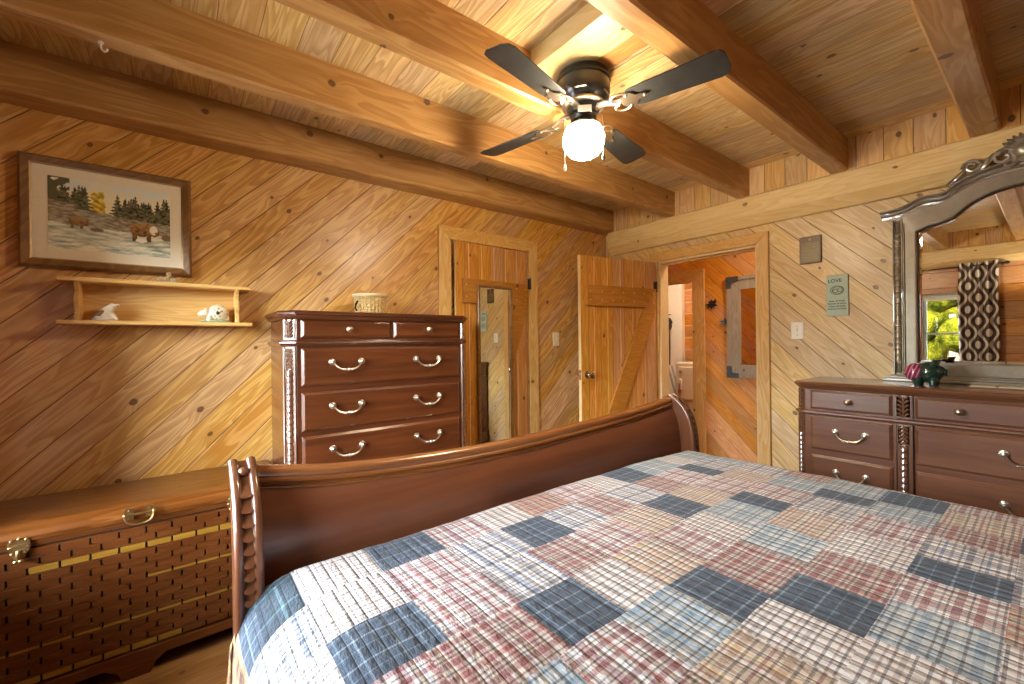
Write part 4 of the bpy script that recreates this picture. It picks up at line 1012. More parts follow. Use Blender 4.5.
# basketweave front: strips with staggered slots left open over a near-black sheet painted in as their shade
q = MB(); q.box(TX0 + .012, TX1 - .012, TY0 + .014, TY0 + .0215, .10, .588); q.build('slot_shade_backing', 'dark', tk, False)
q = MB(); rr = random.Random(5); rh = .0298
for k in range(16):
    zc = .563 - k * rh
    xs0 = -.348 if k % 2 == 0 else -.318
    xs = [xs0 + i * .0795 for i in range(-5, 12) if TX0 + .02 < xs0 + i * .0795 < TX1 - .02]
    ed = [TX0] + xs + [TX1]
    for a, b_ in zip(ed, ed[1:]):
        mi_ = 0
        if k == 2 and a > -.45: mi_ = 1
        if k == 6 and a > -.12: mi_ = 2
        if k == 11 and a < .25: mi_ = 2
        if k == 15 and a < 0: mi_ = 1
        g0 = 0.0032 if a != TX0 else 0; g1 = .0032 if b_ != TX1 else 0
        lift = .0012 * rr.uniform(-1, 1)
        zl = zc - .0108
        if mi_ == 2: q.box(a + g0, b_ - g1, TY0 + lift, TY0 + .016, zl, zl + .009, 1); zl += .0092; mi_ = 0
        q.box(a + g0, b_ - g1, TY0 + lift, TY0 + .016, zl, zc + .0108, mi_)
        q.box(a, b_, TY0 + .001, TY0 + .016, zc + .0108, zc + .0108 + rh - .0216 - .0004, mi_ if mi_ == 0 else 0)
q.build('basketweave_front', ['cedar', 'sap'], tk, False, .001)
q = MB(); q.box(TX0, TX1, TY0 + .001, TY0 + .022, .5745 + .014, .628); q.build('top_rail', 'cedar', tk, False, .002)
# lid with a rounded front edge
q = MB(); pr = [(TY1, .612), (TY1, .664)] + [(2.36, .667)] + [(2.30 - .078 * sin(a * pi / 2 / 8) , .667 - .040 * (1 - cos(a * pi / 2 / 8))) for a in range(9)] + [(TY0 - .007, .618), (TY0 - .005, .612)]
q.prism(pr, lambda y, z: (TX0 - .012, y, z), lambda y, z: (TX1 + .008, y, z)); q.build('lid', 'cedarlid', tk, True, .002, 25)
# bracket base with three feet
def arch(x0, x1): return [(x0 + (x1 - x0) * 0, 0), (x0 + .012, .035), (x0 + .05, .062)] + [(x1 - .05, .062), (x1 - .012, .035), (x1, 0)]
ap = [(TX0 - .01, 0)] + arch(TX0 + .08, -.185) + arch(-.100, TX1 - .08) + [(TX1 + .01, 0), (TX1 + .01, .098), (TX0 - .01, .098)]
q = MB(); q.prism(ap, lambda x, z: (x, TY0 - .012, z), lambda x, z: (x, TY0 + .010, z))
q.box(TX0 - .01, TX0 + .012, TY0 + .01, TY1, 0, .098); q.box(TX1 - .012, TX1 + .01, TY0 + .01, TY1, 0, .098)
q.build('base', 'cedar', tk, False, .002)
# brass lift handle on the lid edge and ornate latch
hx0, hz = -.128, .640
hd = MB(); hd.tube([(hx0 - .043, TY0 - .026, hz), (hx0 + .043, TY0 - .026, hz)], .0045, 8)
for s_ in (-1, 1):
    hd.box(hx0 + s_ * .030 - .012, hx0 + s_ * .030 + .012, TY0 - .018, TY0 - .012, hz - .022, hz + .022); hd.ell((hx0 + s_ * .030, TY0 - .020, hz + .014), .004, .003, .004, seg=8, rings=5); hd.ell((hx0 + s_ * .030, TY0 - .020, hz - .016), .004, .003, .004, seg=8, rings=5)
    hd.ell((hx0 + s_ * .043, TY0 - .026, hz), .007, .007, .007, seg=8, rings=6)
pts = [(hx0 + .043 * cos(a), TY0 - .028, hz - .040 * sin(a) ** .7 if sin(a) > 0 else hz) for a in [pi * k / 16 for k in range(17)]]
hd.tube(pts, .0038, 8); hd.build('lift_handle', 'brass', tk)
def latch(x):
    l = MB(); z = .588; y = TY0 - .006
    l.prism([(x - .016, z + .040), (x - .026, z + .030), (x - .028, z + .005), (x - .02, z - .012), (x - .012, z - .03), (x + .012, z - .03), (x + .02, z - .012), (x + .028, z + .005), (x + .026, z + .030), (x + .016, z + .040), (x, z + .046)], lambda a, c: (a, y - .003, c), lambda a, c: (a, y + .007, c))
    for dx, dz in ((-.018, .034), (0, .038), (.018, .034), (-.022, .012), (.022, .012), (-.016, -.01), (.016, -.01)): l.ell((x + dx, y - .005, z + dz), .005, .004, .005, seg=8, rings=5)
    l.box(x - .018, x + .018, y - .010, y - .003, z + .010, z + .018); l.box(x - .015, x + .015, y - .008, y - .003, z - .010, z - .001)
    l.tube([(x, y - .008, z), (x, y - .011, z - .022), (x, y - .007, z - .036)], [.007, .008, .005], 8); l.ell((x - .006, y - .010, z - .038), .008, .006, .008); l.ell((x + .006, y - .010, z - .038), .008, .006, .008)
    l.build('latch', 'brass', tk)
latch(-.445); latch(.185)

# ------------------------------------------------------------------ sleigh bed
BX0, BX1 = .097, 2.140
bed = thing('sleigh_bed', 'dark cherry sleigh bed with carved curved footboard posts', 'bed', ((BX0 + BX1) / 2, .2, 0))
def lerp_curve(pts, x):
    if x <= pts[0][0]: return pts[0][1]
    for k, ((a, za), (b_, zb)) in enumerate(zip(pts, pts[1:])):
        if x <= b_:
            t = (x - a) / (b_ - a); m0 = (zb - pts[k - 1][1]) / (b_ - pts[k - 1][0]) if k else (zb - za) / (b_ - a)
            m1 = (pts[k + 2][1] - za) / (pts[k + 2][0] - a) if k + 2 < len(pts) else (zb - za) / (b_ - a)
            h = b_ - a; t2, t3 = t * t, t * t * t
            return (2 * t3 - 3 * t2 + 1) * za + (t3 - 2 * t2 + t) * h * m0 + (-2 * t3 + 3 * t2) * zb + (t3 - t2) * h * m1
    return pts[-1][1]
CREST = [(.08, .986), (.15, .976), (.34, .945), (.55, .928), (.825, .918), (1.11, .920), (1.26, .926), (1.55, .939), (1.82, .955), (2.0, .972), (2.14, .988)]
crest = lambda x: lerp_curve(CREST, x)
SC = [(0.0, 1.215), (.15, 1.205), (.35, 1.185), (.55, 1.170), (.72, 1.167), (.83, 1.178), (.90, 1.200), (.945, 1.232), (.975, 1.268), (.992, 1.300)]
sy = lambda z: lerp_curve(SC, z)
def footend(x0, x1, ycen, mirror, top, parent, sub=''):
    """posts, panel and rolled rail of a sleigh end; mirror=-1 flips it for the head end, top scales the height"""
    YY = lambda y: ycen + mirror * (y - 1.165)
    ZZ = lambda z: z * top
    for s_, xa in ((0, x0), (1, x1 - .055)):
        xb = xa + .055; fr_p = [(sy(z), z) for z in [k * .992 / 34 for k in range(35)]]
        bk = [(y + .085 - .05 * max(0, (z - .90) / .1), max(0, z - .016 * max(0, (z - .85) / .15))) for y, z in fr_p]
        q = MB(); q.prism([(YY(y), ZZ(z)) for y, z in fr_p] + [(YY(y), ZZ(z)) for y, z in bk[::-1]], lambda y, z: (xa, y, z), lambda y, z: (xb, y, z))
        post = q.build('post', 'cherryP', parent, True, .0025, 30)
        q = MB()
        for xr in (xa + .008, xb - .008): q.tube([(xr, YY(y - .003), ZZ(z)) for y, z in fr_p], .0108, 10)
        xm = (xa + xb) / 2; npz = 33; hwid = .0182
        shp = [(-1, 1.0), (-1, .1), (-.93, -.35), (-.72, -.72), (-.38, -.94), (0, -1), (.38, -.94), (.72, -.72), (.93, -.35), (1, .1), (1, 1.0)]
        for k in range(npz):
            zc = .018 + k * .0285
            if zc > .958: continue
            y = sy(zc); tl = Vector((0, sy(zc + .01) - sy(zc - .01), .02)).normalized(); nrm = Vector((0, -tl.z, tl.y))
            fr_ = []; bk_ = []
            for a_, b_ in shp:
                base = Vector((xm + a_ * hwid, y, zc)) + tl * (b_ * .018)
                lift = .001 + .0070 * (1 - b_) * (1 - .35 * a_ * a_)
                fr_.append(base + nrm * lift); bk_.append(base - nrm * .002)
            q.prism(list(zip(fr_, bk_)), lambda f_, g_: (f_.x, YY(f_.y), ZZ(f_.z)), lambda f_, g_: (g_.x, YY(g_.y), ZZ(g_.z)))
        q.ell((xm, YY(1.258), ZZ(.973)), .014, .012, .012)
        q.build('post_carving', 'cherryP', post)
    nx, nz_ = 48, 20
    def prow(k):   # panel section, following the post curve but set back
        z = .16 + (.940 - .16) * k / nz_
        return sy(z) + .062, z
    q = MB()
    for off in (0, .026):
        def fn(a, b_, off=off):
            y, z = prow(b_ * nz_); x = x0 + .05 + (x1 - x0 - .10) * a
            return (x, YY(y + off), ZZ(z + (crest(x) - .976) * max(0, (z - .3) / .6) ** 1.2))
        q.sheet(nx, nz_, fn)
    q.build('panel', 'cherryB', parent, True, 0, 60)
    prof = [(1.288, -.066), (1.276, -.060), (1.274, -.053), (1.282, -.049), (1.280, -.043), (1.272, -.038), (1.273, -.031), (1.280, -.027), (1.277, -.018), (1.280, -.008), (1.290, -.002), (1.304, 0), (1.322, -.004), (1.334, -.016), (1.336, -.032), (1.328, -.046), (1.318, -.066)]
    q = MB(); rings = []
    for k in range(61):
        x = x0 + .052 + (x1 - x0 - .104) * k / 60; rings.append([(x, YY(y), ZZ(crest(x) + dz)) for y, dz in prof])
    q.loft(rings); q.build('rolled_rail', 'cherryR', parent, True, 0, 50)
footend(BX0, BX1, 1.165, 1, 1.0, bed)
footend(BX0, BX1, -.66, -1, 1.25, bed)
for xa in (BX0 + .008, BX1 - .036): MB().box(xa, xa + .028, -.66, 1.17, .22, .40).build('side_rail', 'cherryV', bed, False, .003)
q = MB(); q.box(.20, 2.02, -.62, 1.13, .24, .46); q.box(.175, 2.045, -.63, 1.135, .46, .70)
tag(q.build('mattress', 'mattress', smooth=True, bevel=.05), 'thick mattress hidden under the plaid patchwork quilt', 'mattress')

# ------------------------------------------------------------------ patchwork quilt
def build_quilt():
    ZT = .748
    # side profile by arc length: flat, then rounding over the edge and hanging
    def edge_table(a, b_, hang, flare):
        tab = [(0., 0., 0.)]; s_ = 0; px, pz = 0., 0.
        for k in range(1, 41):
            th = pi / 2 * k / 40; x, z = a * sin(th), b_ * (1 - cos(th)); s_ += math.hypot(x - px, z - pz); tab.append((s_, x, z)); px, pz = x, z
        for k in range(1, 21):
            z = b_ + hang * k / 20; x = a + flare * k / 20; s_ += math.hypot(x - px, z - pz); tab.append((s_, x, z)); px, pz = x, z
        return tab
    def look(tab, s_):
        if s_ <= 0: return 0., 0.
        for (a, xa, za), (b_, xb, zb) in zip(tab, tab[1:]):
            if s_ <= b_: t = (s_ - a) / (b_ - a); return xa + (xb - xa) * t, za + (zb - za) * t
        return tab[-1][1], tab[-1][2]
    tl = edge_table(.185, .160, .30, .012); tr = edge_table(.12, .09, .34, .01); tf = edge_table(.085, .085, .20, -.02)
    UL, UR, VF, VH = .278, 1.955, 1.108, -.60
    du = .0155; rowh = .1541; dv = rowh / 10
    u0 = UL - .46; nu = int((UR + .42 - u0) / du) + 1
    v1 = .06 + rowh * 8 ; nrow0 = -4; nv = (8 - nrow0) * 10; v0 = .06 + rowh * nrow0
    def P(u, v):
        x, dzx = (u, 0.)
        if u < UL: dx, dzx = look(tl, UL - u); x = UL - dx
        elif u > UR: dx, dzx = look(tr, u - UR); x = UR + dx
        y, dzy = (v, 0.)
        if v > VF: dy, dzy = look(tf, v - VF); y = VF + dy
        dz = (dzx ** 4 + dzy ** 4) ** .25
        nz = mnoise.noise((u * 2.3, v * 2.3, 1.1)) * .008 + mnoise.noise((u * 9, v * 7, 4.4)) * .0035 + mnoise.noise((u * 32, v * 24, 7.4)) * .0016
        crown = .012 * (1 - ((u - 1.1) / 1.0) ** 2) if 0.1 < u < 2.1 else 0
        z = ZT + crown - dz + nz * (1 if dz < .1 else .4)
        if dzx > .09:
            w = min(1, (dzx - .09) / .2); x += (-1 if u < UL else 1) * w * (.010 * sin(v * 17 + 1) + .008 * sin(v * 31))
        if dzy > .09 and .2 < u < 2.0: y += .006 * sin(u * 23)
        return (x, y, max(.30, z))
    mb = MB(); mb.sheet(nu, nv, lambda a, b_: P(u0 + a * nu * du, v0 + b_ * nv * dv))
    # patches: dark squares where the photo has them, the rest drawn from the light plaids
    dark = {6: [(.375, .547), (1.325, 1.48), (-.01, .115)], 5: [(.715, .872), (1.63, 1.74)], 4: [(.205, .370), (1.16, 1.32)], 3: [(.535, .682), (1.43, 1.545)],
            2: [(.825, .965), (1.70, 1.80)], 1: [(.957, 1.108), (1.80, 1.95)], 0: [(1.295, 1.41)], -1: [(1.615, 1.76)], -2: [(.3, .45), (1.1, 1.25)], -3: [(.8, .95)], -4: [(.4, .55)], 7: [(.9, 1.05), (1.7, 1.85)]}
    rr = random.Random(21)
    uend = u0 + nu * du
    rows = {}; last = []
    for r in range(nrow0, 8):
        segs = [(a, b_, 0) for a, b_ in dark.get(r, [])]
        if r in (6, 7): segs += [(-.25, .055, 8), (.055, .20, 9), (.20, .375, 3)]
        if r == 6: segs += [(.548, .70, 1), (.70, .86, 3)]
        if r == 5: segs += [(.02, .20, 2), (.20, .37, 3), (.37, .54, 1), (.54, .714, 2)]
        segs.sort(); out = []; cur = u0 - .01
        for a, b_, m in segs + [(uend + .3, uend + .5, 3)]:
            gap = a - cur; n = max(1, round(gap / .165)) if gap > .02 else 0
            cuts = [cur + gap * k / n + (rr.uniform(-.022, .022) if 0 < k < n else 0) for k in range(n + 1)] if n else []
            for k in range(n):
                c = rr.choice([1, 1, 2, 3, 3, 3, 4, 5, 5, 6, 7, 2, 1, 5, 2])
                while out and out[-1][2] == c: c = rr.choice([1, 2, 3, 4, 5, 6, 7])
                out.append((cuts[k], cuts[k + 1], c))
            out.append((a, b_, m)); cur = b_
        rows[r] = [(a, b_, c, rr.uniform(0, 1), rr.uniform(0, 1), rr.random() < .35) for a, b_, c in out]
    mb.mi = []; mb.uvs = []
    for j in range(nv):
        r = nrow0 + j // 10
        for i in range(nu):
            u = u0 + (i + .5) * du
            for a, b_, c, ou, ov, sw in rows[r]:
                if a <= u < b_: break
            uu = u
            mb.mi.append(c)
            q = []
            for di, dj in ((0, 0), (1, 0), (1, 1), (0, 1)):
                x, y = u0 + (i + di) * du + ou * .3, v0 + (j + dj) * dv + ov * .3
                q.append((x, y))
            mb.uvs.append(q)
    o = mb.build('quilt', PLAIDS, None, True, 0, 80, flip=False)
    md = o.modifiers.new('thick', 'SOLIDIFY'); md.thickness = .008; md.offset = -1
    return o
tag(build_quilt(), 'plaid patchwork quilt in navy, red and cream spread over the bed', 'quilt')

# ------------------------------------------------------------------ ceiling fan
fx, fy = 1.366, 1.236
for k, (a, b_, m_) in enumerate(((1.165, 1.335, 'mountA'), (1.337, 1.425, 'mountB'), (1.427, 1.60, 'mountC'))):
    struct(MB().box(a, b_, .87, 1.343, 2.42 + (.004 if k == 1 else 0), ZC).build('trim_%d' % (9 + k), m_, None, False, .003))
fan = thing('ceiling_fan', 'black ceiling fan with four blades and a lit globe light', 'ceiling fan', (fx, fy, 2.42))
q = MB(); q.lathe((fx, fy, 0), [(.100, 2.420), (.106, 2.416), (.108, 2.398), (.113, 2.393), (.114, 2.386), (.109, 2.381), (.112, 2.374), (.113, 2.345), (.109, 2.325), (.098, 2.308), (.088, 2.298), (.084, 2.290), (.02, 2.289)], 40); q.build('motor_housing', 'bronze', fan)
q = MB(); q.lathe((fx, fy, 0), [(.086, 2.296), (.091, 2.291), (.090, 2.284), (.080, 2.281), (.02, 2.281)], 40)
for k in range(10):
    a = k * pi / 5
    if k % 2 == 0: q.tube([(fx + .1045 * cos(a + d_), fy + .1045 * sin(a + d_), 2.318) for d_ in (-.22, -.11, 0, .11, .22)], .0035, 6)
q.build('trim_ring', 'nickel', fan)
BZ = 2.248
for k in range(4):
    a = math.radians(13 + 90 * k - (1 if k in (1, 2) else 0)); T = Matrix.Translation((fx, fy, BZ)) @ Matrix.Rotation(a, 4, 'Z'); TP = T @ Matrix.Rotation(math.radians(-11), 4, 'X')
    r0, r1 = .205, .562
    outl = [(r0, -.045), (r0 + .02, -.052), (r1 - .035, -.063), (r1 - .012, -.058), (r1, -.040), (r1 + .004, .028), (r1 - .004, .056), (r1 - .03, .066), (r0 + .02, .052), (r0, .045)]
    q = MB(TP); q.prism(outl, lambda x, y: (x, y, -.003), lambda x, y: (x, y, .003)); bl = q.build('blade', 'blade', fan, False, .0015)
    q = MB(TP)   # blade iron: arm with a scrolled three-lobed plate
    q.tube([(.05, 0, .020), (.10, 0, .022), (.15, 0, .004), (.19, 0, .002)], [.011, .010, .010, .008], 8, flat=1.5)
    q.prism([(.175, -.014), (.20, -.040), (.225, -.036), (.24, -.014), (.275, -.008), (.285, 0), (.275, .008), (.24, .014), (.225, .036), (.20, .040), (.175, .014)], lambda x, y: (x, y, -.009), lambda x, y: (x, y, -.004))
    for pt in ((.205, -.03), (.205, .03), (.27, 0)): q.ell((pt[0], pt[1], -.010), .006, .006, .003, seg=8, rings=5)
    for s_ in (-1, 1):
        q.tube([(.17 + .032 * cos(t) , s_ * (.026 + .020 * sin(t)), -.004) for t in [k_ * .5 for k_ in range(10)]], .004, 6)
    q.build('blade_iron', 'nickel', fan)
q = MB(); q.lathe((fx, fy, 0), [(.02, 2.284), (.066, 2.283), (.070, 2.272), (.064, 2.262), (.052, 2.255), (.052, 2.250), (.056, 2.240), (.05, 2.226), (.056, 2.216), (.06, 2.205), (.056, 2.200)], 32); q.build('light_kit', 'bronze', fan)
q = MB(); q.box(-.028, .028, -.003, .0, -.013, .013, T=Matrix.Translation((fx - .045, fy - .048, 2.246)) @ Matrix.Rotation(math.radians(-43), 4, 'Z')); q.build('label_plate', 'white', fan, False)
q = MB(); q.lathe((fx, fy, 0), [(.046, 2.206), (.050, 2.200), (.066, 2.190), (.080, 2.176), (.087, 2.158), (.086, 2.130), (.079, 2.106), (.064, 2.088), (.044, 2.077), (.022, 2.071), (.001, 2.069)], 36); q.build('globe', 'globe', fan)
q = MB(); q.lathe((fx, fy, 0), [(.050, 2.222), (.062, 2.214), (.072, 2.200), (.074, 2.196), (.070, 2.198), (.058, 2.206), (.03, 2.212)], 32); q.build('added_glare_pan', 'bronze', fan)  # added pan, keeps the globe's light off the near ceiling
for ex, ey, zb, m_ in ((-.087, .027, 2.030, 'ivory'), (.026, -.085, 2.066, 'bronze')):
    q = MB(); q.tube([(fx + ex * .6, fy + ey * .6, 2.246), (fx + ex * .95, fy + ey * .95, 2.225), (fx + ex, fy + ey, 2.19), (fx + ex, fy + ey, zb)], .0013, 6)
    pc = q.build('pull_chain', 'nickel', fan)
    q = MB(); q.lathe((fx + ex, fy + ey, zb - .030), [(.001, 0), (.0055, .004), (.007, .014), (.003, .030)], 10); q.build('chain_pull', m_, pc)

# hook under a beam
hk = MB(); hx_, hy_ = -.197, 1.962
hk.tube([(hx_, hy_, BB + .006), (hx_, hy_, BB - .018), (hx_ + .002, hy_, BB - .026), (hx_ + .008, hy_, BB - .031), (hx_ + .014, hy_, BB - .027), (hx_ + .016, hy_, BB - .019)], .0030, 8)
hk.lathe((hx_, hy_, BB - .006), [(.008, 0), (.008, .006)], 12)
tag(hk.build('cup_hook', 'white'), 'small white cup hook screwed under a ceiling beam', 'hook')

# ------------------------------------------------------------------ signs and switches on the right wall
def text(body, size, F, u, v, w, mat, parent, align='CENTER', name='lettering', bold=0):
    cu = bpy.data.curves.new(name, 'FONT'); cu.body = body; cu.size = size; cu.align_x = align; cu.align_y = 'CENTER'; cu.extrude = .0006; cu.offset = bold
    t_ = bpy.data.objects.new(name + '_curve', cu); COL.objects.link(t_); bpy.context.view_layer.update()
    me = bpy.data.meshes.new_from_object(t_.evaluated_get(bpy.context.evaluated_depsgraph_get()))
    bpy.data.objects.remove(t_); me.materials.clear(); me.materials.append(MAT[mat])
    o = bpy.data.objects.new(name, me); COL.objects.link(o); o.parent = parent
    M_ = F @ Matrix.Translation((u, v, w)); org = Vector(parent['_org']) if parent.get('_world') else Vector()
    o.matrix_parent_inverse = Matrix(); o.matrix_local = Matrix.Translation(-org) @ M_
    return o
FB = fr_y(XB, 0)
pq = thing('wall_plaque', 'small dark wooden plaque on the right wall above the pale sign', 'plaque', (XB, .995, 1.782))
MB(FB).box(-1.056, -.934, 1.784, 1.962, 0, .016).build('board', 'plaque', pq, False, .003)
MB(FB).box(-1.044, -.946, 1.796, 1.918, .016, .0175).build('engraved_plate', 'plate', pq, False)
q = MB(FB); q.ell((-.998, 1.940, .016), .008, .008, .002); q.build('emblem', 'gold', pq)
for z, a, b_ in ((1.921, -1.022, -.985), (1.890, -1.030, -.962), (1.872, -1.036, -.952), (1.846, -1.034, -.956), (1.826, -1.036, -.954)):
    q = MB(FB); n_ = int((b_ - a) / .004); pts = [(a + k * .004, z + (.0016 if k % 2 else -.0016), .0178) for k in range(n_)]
    q.tube(pts, .0011, 5); q.build('engraved_line', 'gold', pq, False)
lv = thing('love_sign', 'pale green hanging sign reading LOVE on the right wall', 'sign', (XB, .853, 1.431))
MB(FB).box(-.910, -.796, 1.431, 1.690, 0, .014).build('board', 'sage', lv, False, .002)
text('LOVE', .030, FB, -.864, 1.652, .0145, 'ink', lv, bold=.0006)
for k, s_ in enumerate(('Bears all things,', 'Believes all things,', 'Hopes all things,', 'Endures all things')): text(s_, .0135, FB, -.853, 1.525 - k * .0165, .0145, 'ink', lv, bold=.0002)
q = MB(FB)
for cx_, cz_, a_, b__ in ((-.853, 1.592, .034, .028), (-.849, 1.592, .029, .023), (-.838, 1.594, .012, .012), (-.862, 1.588, .014, .010)):
    q.tube([(cx_ + a_ * cos(t), cz_ + b__ * sin(t), .0148) for t in [k * 2 * pi / 24 for k in range(25)]], .0016, 6)
q.build('ring_drawing', 'ink', lv)
def switch(name, lab, F, u, v, mat, w=.037, h=.058):
    t = thing('light_switch', lab, 'light switch', tuple((F @ Vector((u, v, 0)))))
    q = MB(F); q.raised(u - w, u + w, v - h, v + h, 0, .006, .004); q.build('plate', mat, t, False)
    q = MB(F); q.box(u - .005, u + .005, v - .012, v + .012, .006, .008); q.box(u - .004, u + .004, v - .002, v + .010, .008, .016); q.build('toggle', mat, t, False, .001)
    q = MB(F); q.ell((u, v + .030, .006), .003, .003, .0015, seg=8, rings=4); q.ell((u, v - .030, .006), .003, .003, .0015, seg=8, rings=4); q.build('screw', 'chrome', t)
switch('s', 'white switch plate on the right wall beside the doorway casing', FB, -1.079, 1.344, 'white')
FA = fr_x(0, YA)
switch('s', 'ivory switch plate on the left wall beside the closet door', FA, 2.596, 1.311, 'ivory', .036)

# ------------------------------------------------------------------ hall things
hm = thing('hall_mirror', 'weathered grey framed mirror with metal corners on the hall wall', 'mirror', (XH, 1.72, .908))
y0, y1, z0, z1 = 1.38, 2.058, .908, 1.914; b = .13
q = MB()
for poly in ([(y0, z0), (y1, z0), (y1 - b, z0 + b), (y0 + b, z0 + b)], [(y0, z1), (y1, z1), (y1 - b, z1 - b), (y0 + b, z1 - b)], [(y0, z0), (y0 + b, z0 + b), (y0 + b, z1 - b), (y0, z1)], [(y1, z0), (y1 - b, z0 + b), (y1 - b, z1 - b), (y1, z1)]):
    q.prism(poly, lambda y, z: (XH, y, z), lambda y, z: (XH - .022, y, z))
fo = q.build('frame', 'greyw', hm, False, .003)
q = MB(); frame_ring_y = None
for a0, a1, c0, c1 in ((y0, y0 + .035, z0, z1), (y1 - .035, y1, z0, z1), (y0, y1, z0, z0 + .035), (y0, y1, z1 - .035, z1)): q.box(XH - .032, XH - .02, a0, a1, c0, c1)
q.build('outer_strip', 'greyw', hm, False, .002)
MB().box(XH - .012, XH - .008, y0 + b - .01, y1 - b + .01, z0 + b - .01, z1 - b + .01).build('glass', 'mirror', hm, False)
for ya, sy_ in ((y0, 1), (y1, -1)):
    for za, sz in ((z0, 1), (z1, -1)):
        q = MB(); X0 = XH - .034
        q.prism([(ya - sy_ * .003, za - sz * .003), (ya + sy_ * .115, za - sz * .003), (ya + sy_ * .115, za + sz * .045), (ya + sy_ * .05, za + sz * .05), (ya + sy_ * .045, za + sz * .115), (ya - sy_ * .003, za + sz * .115)], lambda y, z: (X0, y, z), lambda y, z: (X0 - .003, y, z))
        for dy, dz in ((.02, .02), (.09, .02), (.02, .09)): q.ell((X0 - .003, ya + sy_ * dy, za + sz * dz), .003, .005, .005, seg=8, rings=4)
        q.build('corner_bracket', 'tin', hm, False)
def leaf_orn(lab, y, z, r, mat, seed):
    t = thing('leaf_ornament', lab, 'wall ornament', (XH, y, z)); q = MB(); rr = random.Random(seed)
    for k in range(9):
        a = 2 * pi * k / 9 + rr.uniform(-.2, .2); L = r * rr.uniform(.75, 1.1); c, s_ = cos(a), sin(a)
        pr = [(0, -.1), (.35, -.22), (.6, -.16), (1, 0), (.6, .16), (.35, .22), (0, .1)]
        q.prism([(u * L, v * L) for u, v in pr], lambda u, v: (XH - .012 - .01 * abs(u) / r, y + u * c - v * s_, z + .75 * (u * s_ + v * c)), lambda u, v: (XH - .009 - .01 * abs(u) / r, y + u * c - v * s_, z + .75 * (u * s_ + v * c)))
    lv_ = q.build('leaves', mat, t, False)
    q = MB(); q.ell((XH - .008, y, z), .009, r * .22, r * .22); q.build('centre', mat, t)
leaf_orn('dark metal leaf cluster on the hall wall left of the framed mirror', 2.212, 1.662, .078, 'bronze', 1)
leaf_orn('silvery metal leaf cluster half behind the hall mirror frame', 2.083, 1.469, .062, 'tin', 2)

dy = thing('dryer', 'cream laundry appliance with a small handle seen through the doorway', 'appliance', (5.33, 2.66, 0))
DX, D0, D1, DZ = 5.0, 2.325, 3.005, 1.003
q = MB(); q.box(DX, DX + .66, D0, D1, .03, DZ); q.build('body', 'cream', dy, False, .012)
q = MB(fr_y(DX, 0)); q.raised(-D1 + .05, -D0 - .05, .545, .955, 0, .010, .008); dd = q.build('door', 'cream', dy, False, .003)
q = MB(fr_y(DX, 0)); q.raised(-2.965 , -2.915, .66, .80, .010, .030, .010); q.build('handle', 'enamel', dd, True, .004)
q = MB(fr_y(DX, 0)); q.lathe((-2.935, .895, .010), [(.022, 0), (.022, .006), (.013, .010), (.012, .02), (.001, .021)], 16); q.build('knob', 'greyhose', dd)
q = MB(); q.box(DX + .006, DX + .012, D0 + .02, D1 - .02, .515, .521); q.box(DX - .001, DX + .004, D0, D1, .527, .531); q.build('seam', 'greyhose', dy, False)
q = MB(); q.prism([(DX + .45, DZ), (DX + .66, DZ), (DX + .66, DZ + .16), (DX + .56, DZ + .15), (DX + .50, DZ + .08)], lambda x, z: (x, D0 + .01, z), lambda x, z: (x, D1 - .28, z)); q.build('control_console', 'enamel', dy, True, .006)
MB().box(DX + .03, DX + .62, D0 + .03, D1 - .03, 0, .03).build('foot_plinth', 'greyhose', dy, False)
fz = thing('tall_cabinet', 'tall white cabinet behind the cream appliance in the laundry', 'cabinet', (5.69, 3.5, 0))
MB().box(5.66, 5.745, 3.30, 3.90, 0, 2.12).build('panel', 'enamel', fz, False, .006)
q = MB(fr_y(5.66, 0)); q.raised(-3.88, -3.312, .06, 2.09, 0, .012, .006); q.build('door', 'enamel', fz, False)
cl = thing('hanging_duster', 'black cloth item hanging in front of the white laundry cabinet', 'hanging cloth', (5.55, 3.47, 1.5))
q = MB(); q.ell((5.55, 3.46, 1.52), .03, .07, .095, fn=lambda p: p * (1 + .3 * mnoise.noise(p * 16))); q.ell((5.55, 3.43, 1.56), .025, .05, .05, fn=lambda p: p * (1 + .3 * mnoise.noise(p * 22))); q.tube([(5.55, 3.46, 1.45), (5.55, 3.445, 1.2), (5.55, 3.44, .93)], [.035, .028, .018], 10); q.tube([(5.55, 3.46, 1.6), (5.58, 3.46, 1.66), (5.645, 3.46, 1.66)], .006, 8)
q.build('cloth', 'black', cl)
hs = thing('appliance_hose', 'grey looped hose hanging beside the cream laundry appliance', 'hose', (5.3, 3.2, 0))
q = MB()
for k in range(3): q.tube([(5.28 + .05 * k, 3.31 - .05 * k, 1.0 - .06 * k), (5.24 + .05 * k, 3.20 - .03 * k, .72), (5.25, 3.13, .45 + .05 * k), (5.26, 3.20, .2), (5.27, 3.25 - .02 * k, .02)], .016, 8)
q.build('hose', 'greyhose', hs)
hl = thing('unseen_hall_lamp', 'unseen round ceiling lamp added to light the hall', 'lamp', (3.80, 1.15, ZC))  # unseen lamp, put in to give the hall its warm light
MB().lathe((3.80, 1.15, 0), [(.11, ZC), (.12, ZC - .015), (.11, ZC - .02)], 28).build('base', 'brass', hl)
MB().lathe((3.80, 1.15, 0), [(.10, ZC - .02), (.105, ZC - .04), (.08, ZC - .075), (.04, ZC - .09), (.001, ZC - .093)], 28).build('shade', 'bulb', hl)
ll = thing('unseen_laundry_lamp', 'unseen round ceiling lamp added to light the laundry', 'lamp', (4.66, 2.72, ZC))  # unseen lamp, placed to light the front of the cream appliance
MB().lathe((4.66, 2.72, 0), [(.11, ZC), (.12, ZC - .015), (.11, ZC - .02)], 28).build('base', 'brass', ll)
